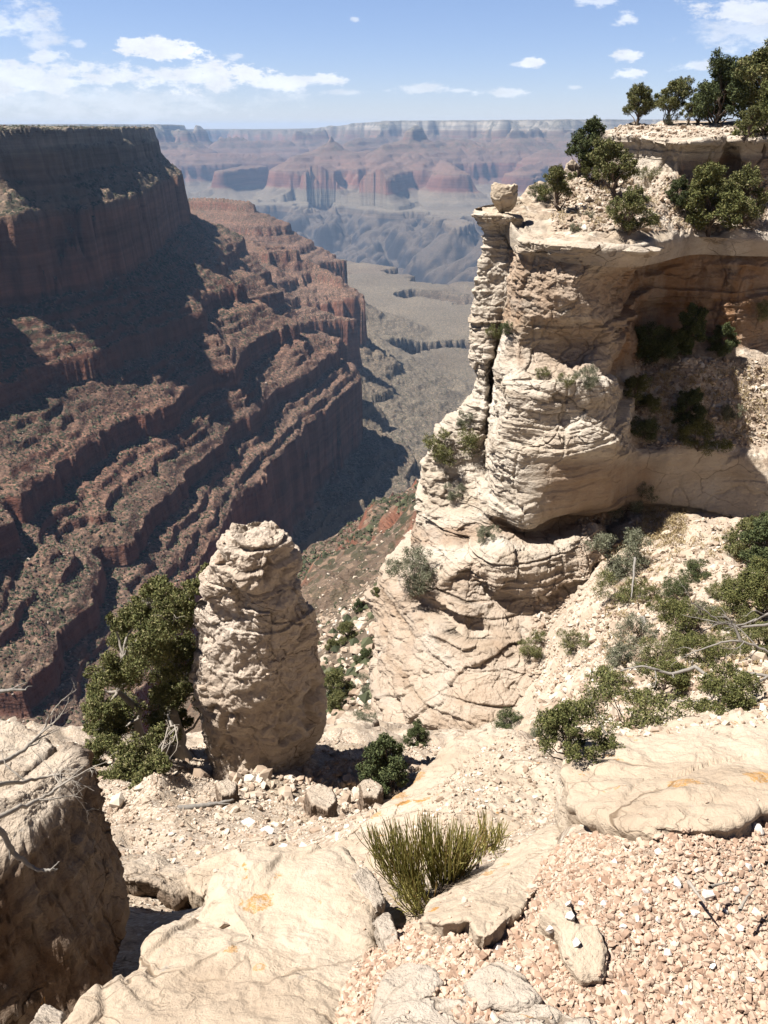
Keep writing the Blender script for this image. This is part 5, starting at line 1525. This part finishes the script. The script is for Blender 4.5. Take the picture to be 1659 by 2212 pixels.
# ------------------------------------------------------------------ loose stones
def stone_templates(k, seed, flat=0.6):
    r = np.random.default_rng(seed)
    g = (1 + 5 ** 0.5) / 2
    iv = np.array([(-1, g, 0), (1, g, 0), (-1, -g, 0), (1, -g, 0), (0, -1, g), (0, 1, g), (0, -1, -g), (0, 1, -g), (g, 0, -1), (g, 0, 1), (-g, 0, -1), (-g, 0, 1)], float)
    iv /= np.linalg.norm(iv[0])
    fc = np.array([(0, 11, 5), (0, 5, 1), (0, 1, 7), (0, 7, 10), (0, 10, 11), (1, 5, 9), (5, 11, 4), (11, 10, 2), (10, 7, 6), (7, 1, 8), (3, 9, 4), (3, 4, 2), (3, 2, 6), (3, 6, 8), (3, 8, 9), (4, 9, 5), (2, 4, 11), (6, 2, 10), (8, 6, 7), (9, 8, 1)])
    out = []
    for i in range(k):
        v = iv.copy()
        for c in range(9):                       # chip flat facets
            n = r.normal(0, 1, 3); n /= np.linalg.norm(n)
            h = r.uniform(0.45, 0.75)
            d = v @ n
            v = v - np.where(d > h, d - h, 0)[:, None] * n
        v *= np.array((1, r.uniform(0.55, 0.9), flat * r.uniform(0.6, 1.1)))
        v += r.normal(0, 0.05, v.shape)
        out.append(v)
    return np.array(out), fc


def scatter(pos, size, tmpl, fc, seed, tilt=0.35, sink=0.25):
    r = np.random.default_rng(seed)
    n = len(pos)
    t = tmpl[r.integers(0, len(tmpl), n)]
    a = r.uniform(0, 2 * np.pi, n)
    ex, ey = r.normal(0, tilt, n), r.normal(0, tilt, n)
    ca, sa = np.cos(a), np.sin(a)
    R = np.zeros((n, 3, 3))
    R[:, 0, 0], R[:, 0, 1], R[:, 1, 0], R[:, 1, 1], R[:, 2, 2] = ca, -sa, sa, ca, 1
    T = np.zeros((n, 3, 3)); T[:, 0, 0] = np.cos(ey); T[:, 0, 2] = np.sin(ey); T[:, 2, 0] = -np.sin(ey); T[:, 2, 2] = np.cos(ey); T[:, 1, 1] = 1
    S = np.zeros((n, 3, 3)); S[:, 1, 1] = np.cos(ex); S[:, 1, 2] = -np.sin(ex); S[:, 2, 1] = np.sin(ex); S[:, 2, 2] = np.cos(ex); S[:, 0, 0] = 1
    M = R @ T @ S
    V = np.einsum('nij,nkj->nki', M, t) * size[:, None, None] * 0.5 + pos[:, None, :]
    V[:, :, 2] += (size * 0.5 * (0.5 - sink))[:, None]
    F = fc[None] + (np.arange(n) * t.shape[1])[:, None, None]
    return V.reshape(-1, 3), F.reshape(-1, 3)


ST, SF = stone_templates(14, 3)
r = np.random.default_rng(404)


def drop_many(x, y, skip=None):
    """height of the surface under each point; None where a slab stands well above the soil"""
    out = np.zeros(len(x)); keep = np.ones(len(x), bool)
    g = g_z(x, y)
    for i in range(len(x)):
        z = drop(x[i], y[i], 3.0)
        if z is None:
            keep[i] = False; continue
        if skip is not None and z > g[i] + 0.02 and r.random() > skip:
            keep[i] = False
        out[i] = max(z, g[i]) if z < g[i] + 0.3 else z
    return out, keep


Vs, Fs, off = [], [], 0


def add_sc(x, y, size, skip, seed, tilt=0.35, sink=0.25):
    global off
    z, k = drop_many(x, y, skip)
    p = np.stack([x, y, z], -1)[k]
    V, F = scatter(p, size[k], ST, SF, seed, tilt, sink)
    Vs.append(V); Fs.append(F + off); off += len(V)


# chips on the flat ground at the right (as seen from where we stand)
n = 36000
u, v = r.uniform(700, 1720, n), r.uniform(1700, 2330, n)
a_, b_, c_ = (u * DS - 384) / FPX, math.cos(PITCH) + (512 - v * DS) / FPX * math.sin(PITCH), -math.sin(PITCH) + (512 - v * DS) / FPX * math.cos(PITCH)
t_ = -1.85 / c_
add_sc(a_ * t_, b_ * t_, np.exp(r.normal(math.log(0.0112), 0.55, n)).clip(0.0040, 0.042), 0.004, 1)
mc = mesh_arrays('gravel', np.concatenate(Vs), np.concatenate(Fs), M_GRAVEL, False)
link('gravel', mc, kind='stuff', label='pink and cream limestone chips covering the ground at the lower right')
Vs, Fs, off = [], [], 0
# on the rounded slab
n = 6500
x, y = r.uniform(-0.2, 1.75, n), r.uniform(2.5, 5.0, n)
ok = x > 0.12 + (y - 3.2) * 0.5 + 0.10 * fbm2(x, y, 0.4, 3, 5)
x, y = x[ok], y[ok]; n = len(x)
add_sc(x, y, np.exp(r.normal(math.log(0.021), 0.45, n)).clip(0.008, 0.07), 0.75, 2)
mc = mesh_arrays('gravel', np.concatenate(Vs), np.concatenate(Fs), M_RUBBLE, False)
link('gravel', mc, kind='stuff', label='pale chips lying on the rounded slab in the middle')
Vs, Fs, off = [], [], 0
# shelf in front of the pillar
n = 15000
x, y = r.uniform(-5.2, 2.4, n), r.uniform(4.4, 13.8, n)
add_sc(x, y, np.exp(r.normal(math.log(0.042), 0.55, n)).clip(0.02, 0.3), 0.06, 3, 0.4)
x, y = r.normal(-0.6, 1.4, 500), r.normal(10.6, 0.7, 500)
add_sc(x, y, np.exp(r.normal(math.log(0.15), 0.45, 500)).clip(0.05, 0.42), 0.1, 4, 0.5)
mc = mesh_arrays('rubble', np.concatenate(Vs), np.concatenate(Fs), M_RUBBLE, False)
link('rubble', mc, kind='stuff', label='pale rubble on the shelf in front of the rock pillar')
Vs, Fs, off = [], [], 0


def scatter_seen(polys, n, smin, smax, seed):
    """stones lying on the surface seen inside picture boxes (u0, v0, u1, v1)"""
    global off
    pts = []
    for (u0, v0, u1, v1), w in polys:
        for k in range(int(n * w)):
            h = hit(r.uniform(u0, u1), r.uniform(v0, v1), 95)
            if h is not None and h.y > 8:
                pts.append(h[:])
    pts = np.array(pts)
    m = math.log(smin * 1.8)
    s = np.exp(r.normal(m, 0.55, len(pts))).clip(smin, smax)
    V, F = scatter(pts, s, ST, SF, seed, 0.45)
    Vs.append(V); Fs.append(F + off); off += len(V)


scatter_seen([((1370, 775, 1659, 965), 0.3), ((1250, 1115, 1659, 1500), 0.55), ((1190, 1420, 1400, 1620), 0.15), ((1150, 1290, 1420, 1600), 0.3)], 9000, 0.09, 0.8, 21)
scatter_seen([((1190, 380, 1659, 500), 0.8), ((1320, 268, 1659, 298), 0.2)], 3500, 0.10, 0.9, 22)
mc = mesh_arrays('scree', np.concatenate(Vs), np.concatenate(Fs), M_RUBBLE, False)
link('scree', mc, kind='stuff', label='pale stones strewn over the bowl and the rim terrace')

# dry grass of the bowl
gp = []
for (u0, v0, u1, v1), n in [((1380, 1100, 1480, 1180), 150), ((1300, 1150, 1659, 1480), 330), ((1400, 800, 1659, 960), 160), ((1190, 390, 1640, 500), 120)]:
    for k in range(n):
        h = hit(r.uniform(u0, u1), r.uniform(v0, v1), 95)
        if h is not None and h.y > 3: gp.append(h[:])
gp = np.array(gp)
gv = []
for q in gp:
    m = 26
    gv.append(q + np.stack([r.normal(0, 0.10, m), r.normal(0, 0.10, m), r.uniform(0, 0.22, m)], -1) * (q[1] / 35 + 0.1))
gv = np.concatenate(gv)
V, F = leaf_cards(gv, 0.20, r, 1.2, 0.16)
link('dry_grass', mesh_arrays('dry_grass', V, F, M_DRY, False), kind='stuff', label='tufts of dry grass and low weeds on the slopes')

# white stones one can pick out on the gravel
WS = [(1435, 1910), (1462, 1912), (1528, 1940), (1566, 1972), (1305, 1955), (1255, 1955), (1228, 1955), (1233, 1985), (1246, 2040), (1345, 2005), (1378, 1990), (1395, 1930), (1440, 2060), (1590, 1925), (1638, 1798), (1300, 1905), (1555, 1890), (1500, 1978), (1615, 1875), (1420, 1990), (1282, 2185), (1540, 2090), (1600, 2010), (1120, 2095), (1190, 2010), (1330, 1868), (1490, 1850), (1420, 1845), (1075, 2050), (1350, 2150), (1470, 2170), (1620, 2120)]
stm = []
for k in range(5):
    t = ST[k] * np.array((1, 1, 1.25))
    stm.append(mesh_arrays('white_stone', t, SF, M_WHITE, False))
for i, (u, v) in enumerate(WS):
    h = hit(u, v, 6)
    if h is None: continue
    s = 0.0125 + 0.006 * ((i * 37) % 10) / 10 + (0.010 if (u, v) in [(1638, 1798), (1528, 1940), (1462, 1912)] else 0)
    o = link('white_stone', stm[i % 5], loc=(h.x, h.y, h.z + s * 0.35), label='chunky white stone lying among the pink gravel', cat='stone', group='white stones on the gravel')
    o.scale = (s, s, s); o.rotation_euler = (0.3 * (i % 3), 0.2 * (i % 4), i * 1.7)
h = hit(485, 2003, 4)
if h is not None:
    o = link('stone', mesh_arrays('stone', ST[6], SF, M_RUBBLE, False), loc=(h.x, h.y, h.z + 0.012), label='single pale pebble lying on the slab with the lichen ring', cat='stone')
    o.scale = (0.028, 0.026, 0.026)
for (u, v, s, lab) in [(537, 1782, 0.13, 'larger white stone on the gravel shelf below the pillar'), (578, 1800, 0.11, 'smaller white stone right of the larger one on the shelf')]:
    h = hit(u, v, 14)
    if h is not None:
        o = link('stone', stm[1], loc=(h.x, h.y, h.z + 0.03), label=lab, cat='stone'); o.scale = (s, s, s * 0.9)

# ------------------------------------------------------------------ scrub and blocks on the canyon sides
def slope_pts(n, a0, a1, r0, r1, seed, maxslope):
    q = np.random.default_rng(seed)
    a = np.radians(q.uniform(a0, a1, n)); R = np.exp(q.uniform(math.log(r0), math.log(r1), n))
    x, y = R * np.sin(a), R * np.cos(a)
    z = canyon_z(x, y)
    e = 3.0
    sx = (canyon_z(x + e, y) - z) / e; sy = (canyon_z(x, y + e) - z) / e
    ok = np.hypot(sx, sy) < maxslope
    return np.stack([x, y, z], -1)[ok]


oc = np.array([(1, 0, 0), (0, 1, 0), (-1, 0, 0), (0, -1, 0), (0, 0, 1), (0, 0, -.6)], float)
of = np.array([(0, 1, 4), (1, 2, 4), (2, 3, 4), (3, 0, 4), (1, 0, 5), (2, 1, 5), (3, 2, 5), (0, 3, 5)])
q = np.random.default_rng(8)
OT = np.array([oc * q.uniform(0.7, 1.25, (6, 1)) * np.array((1, 1, 0.8)) for _ in range(8)])
pts = slope_pts(85000, -33, 6, 380, 3600, 51, 0.95)
den = fbm2(pts[:, 0], pts[:, 1], 90, 4, 905) + 0.25 * (pts[:, 2] > -330) + 0.2 * (np.abs(pts[:, 2] + 250) < 60)
pts = pts[den > q.normal(-0.15, 0.45, len(pts))]
sz = np.exp(q.normal(math.log(2.2), 0.4, len(pts))).clip(0.8, 5.5)
V, F = scatter(pts, sz, OT, of, 61, 0.1, 0.2)
link('scrub', mesh_arrays('scrub', V, F, M_SCRUB, False), kind='stuff', label='dark scrub dotted over the canyon sides')
pts = slope_pts(60000, -33, 6, 380, 2600, 52, 1.3)
den = fbm2(pts[:, 0], pts[:, 1], 60, 4, 935)
pts = pts[den > q.normal(0.1, 0.4, len(pts))]
sz = np.exp(q.normal(math.log(1.9), 0.5, len(pts))).clip(0.7, 7)
V, F = scatter(pts, sz, ST, SF, 62, 0.4, 0.3)
link('talus', mesh_arrays('talus', V, F, M_REDRUB, False), kind='stuff', label='fallen red and tan blocks on the canyon sides')
pts = slope_pts(2600, -12, 9, 30, 420, 53, 1.6)
sz = np.exp(q.normal(math.log(0.65), 0.5, len(pts))).clip(0.3, 2.6)
V, F = scatter(pts, sz, OT, of, 63, 0.1, 0.2)
link('scrub', mesh_arrays('scrub_near', V, F, M_SCRUB, False), kind='stuff', label='low scrub on the slope below the saddle')
pts = slope_pts(9000, -12, 9, 30, 420, 54, 1.8)
sz = np.exp(q.normal(math.log(0.6), 0.6, len(pts))).clip(0.2, 3)
V, F = scatter(pts, sz, ST, SF, 64, 0.4, 0.3)
link('talus', mesh_arrays('talus_near', V, F, M_RUBBLE, False), kind='stuff', label='pale blocks on the slope below the saddle')
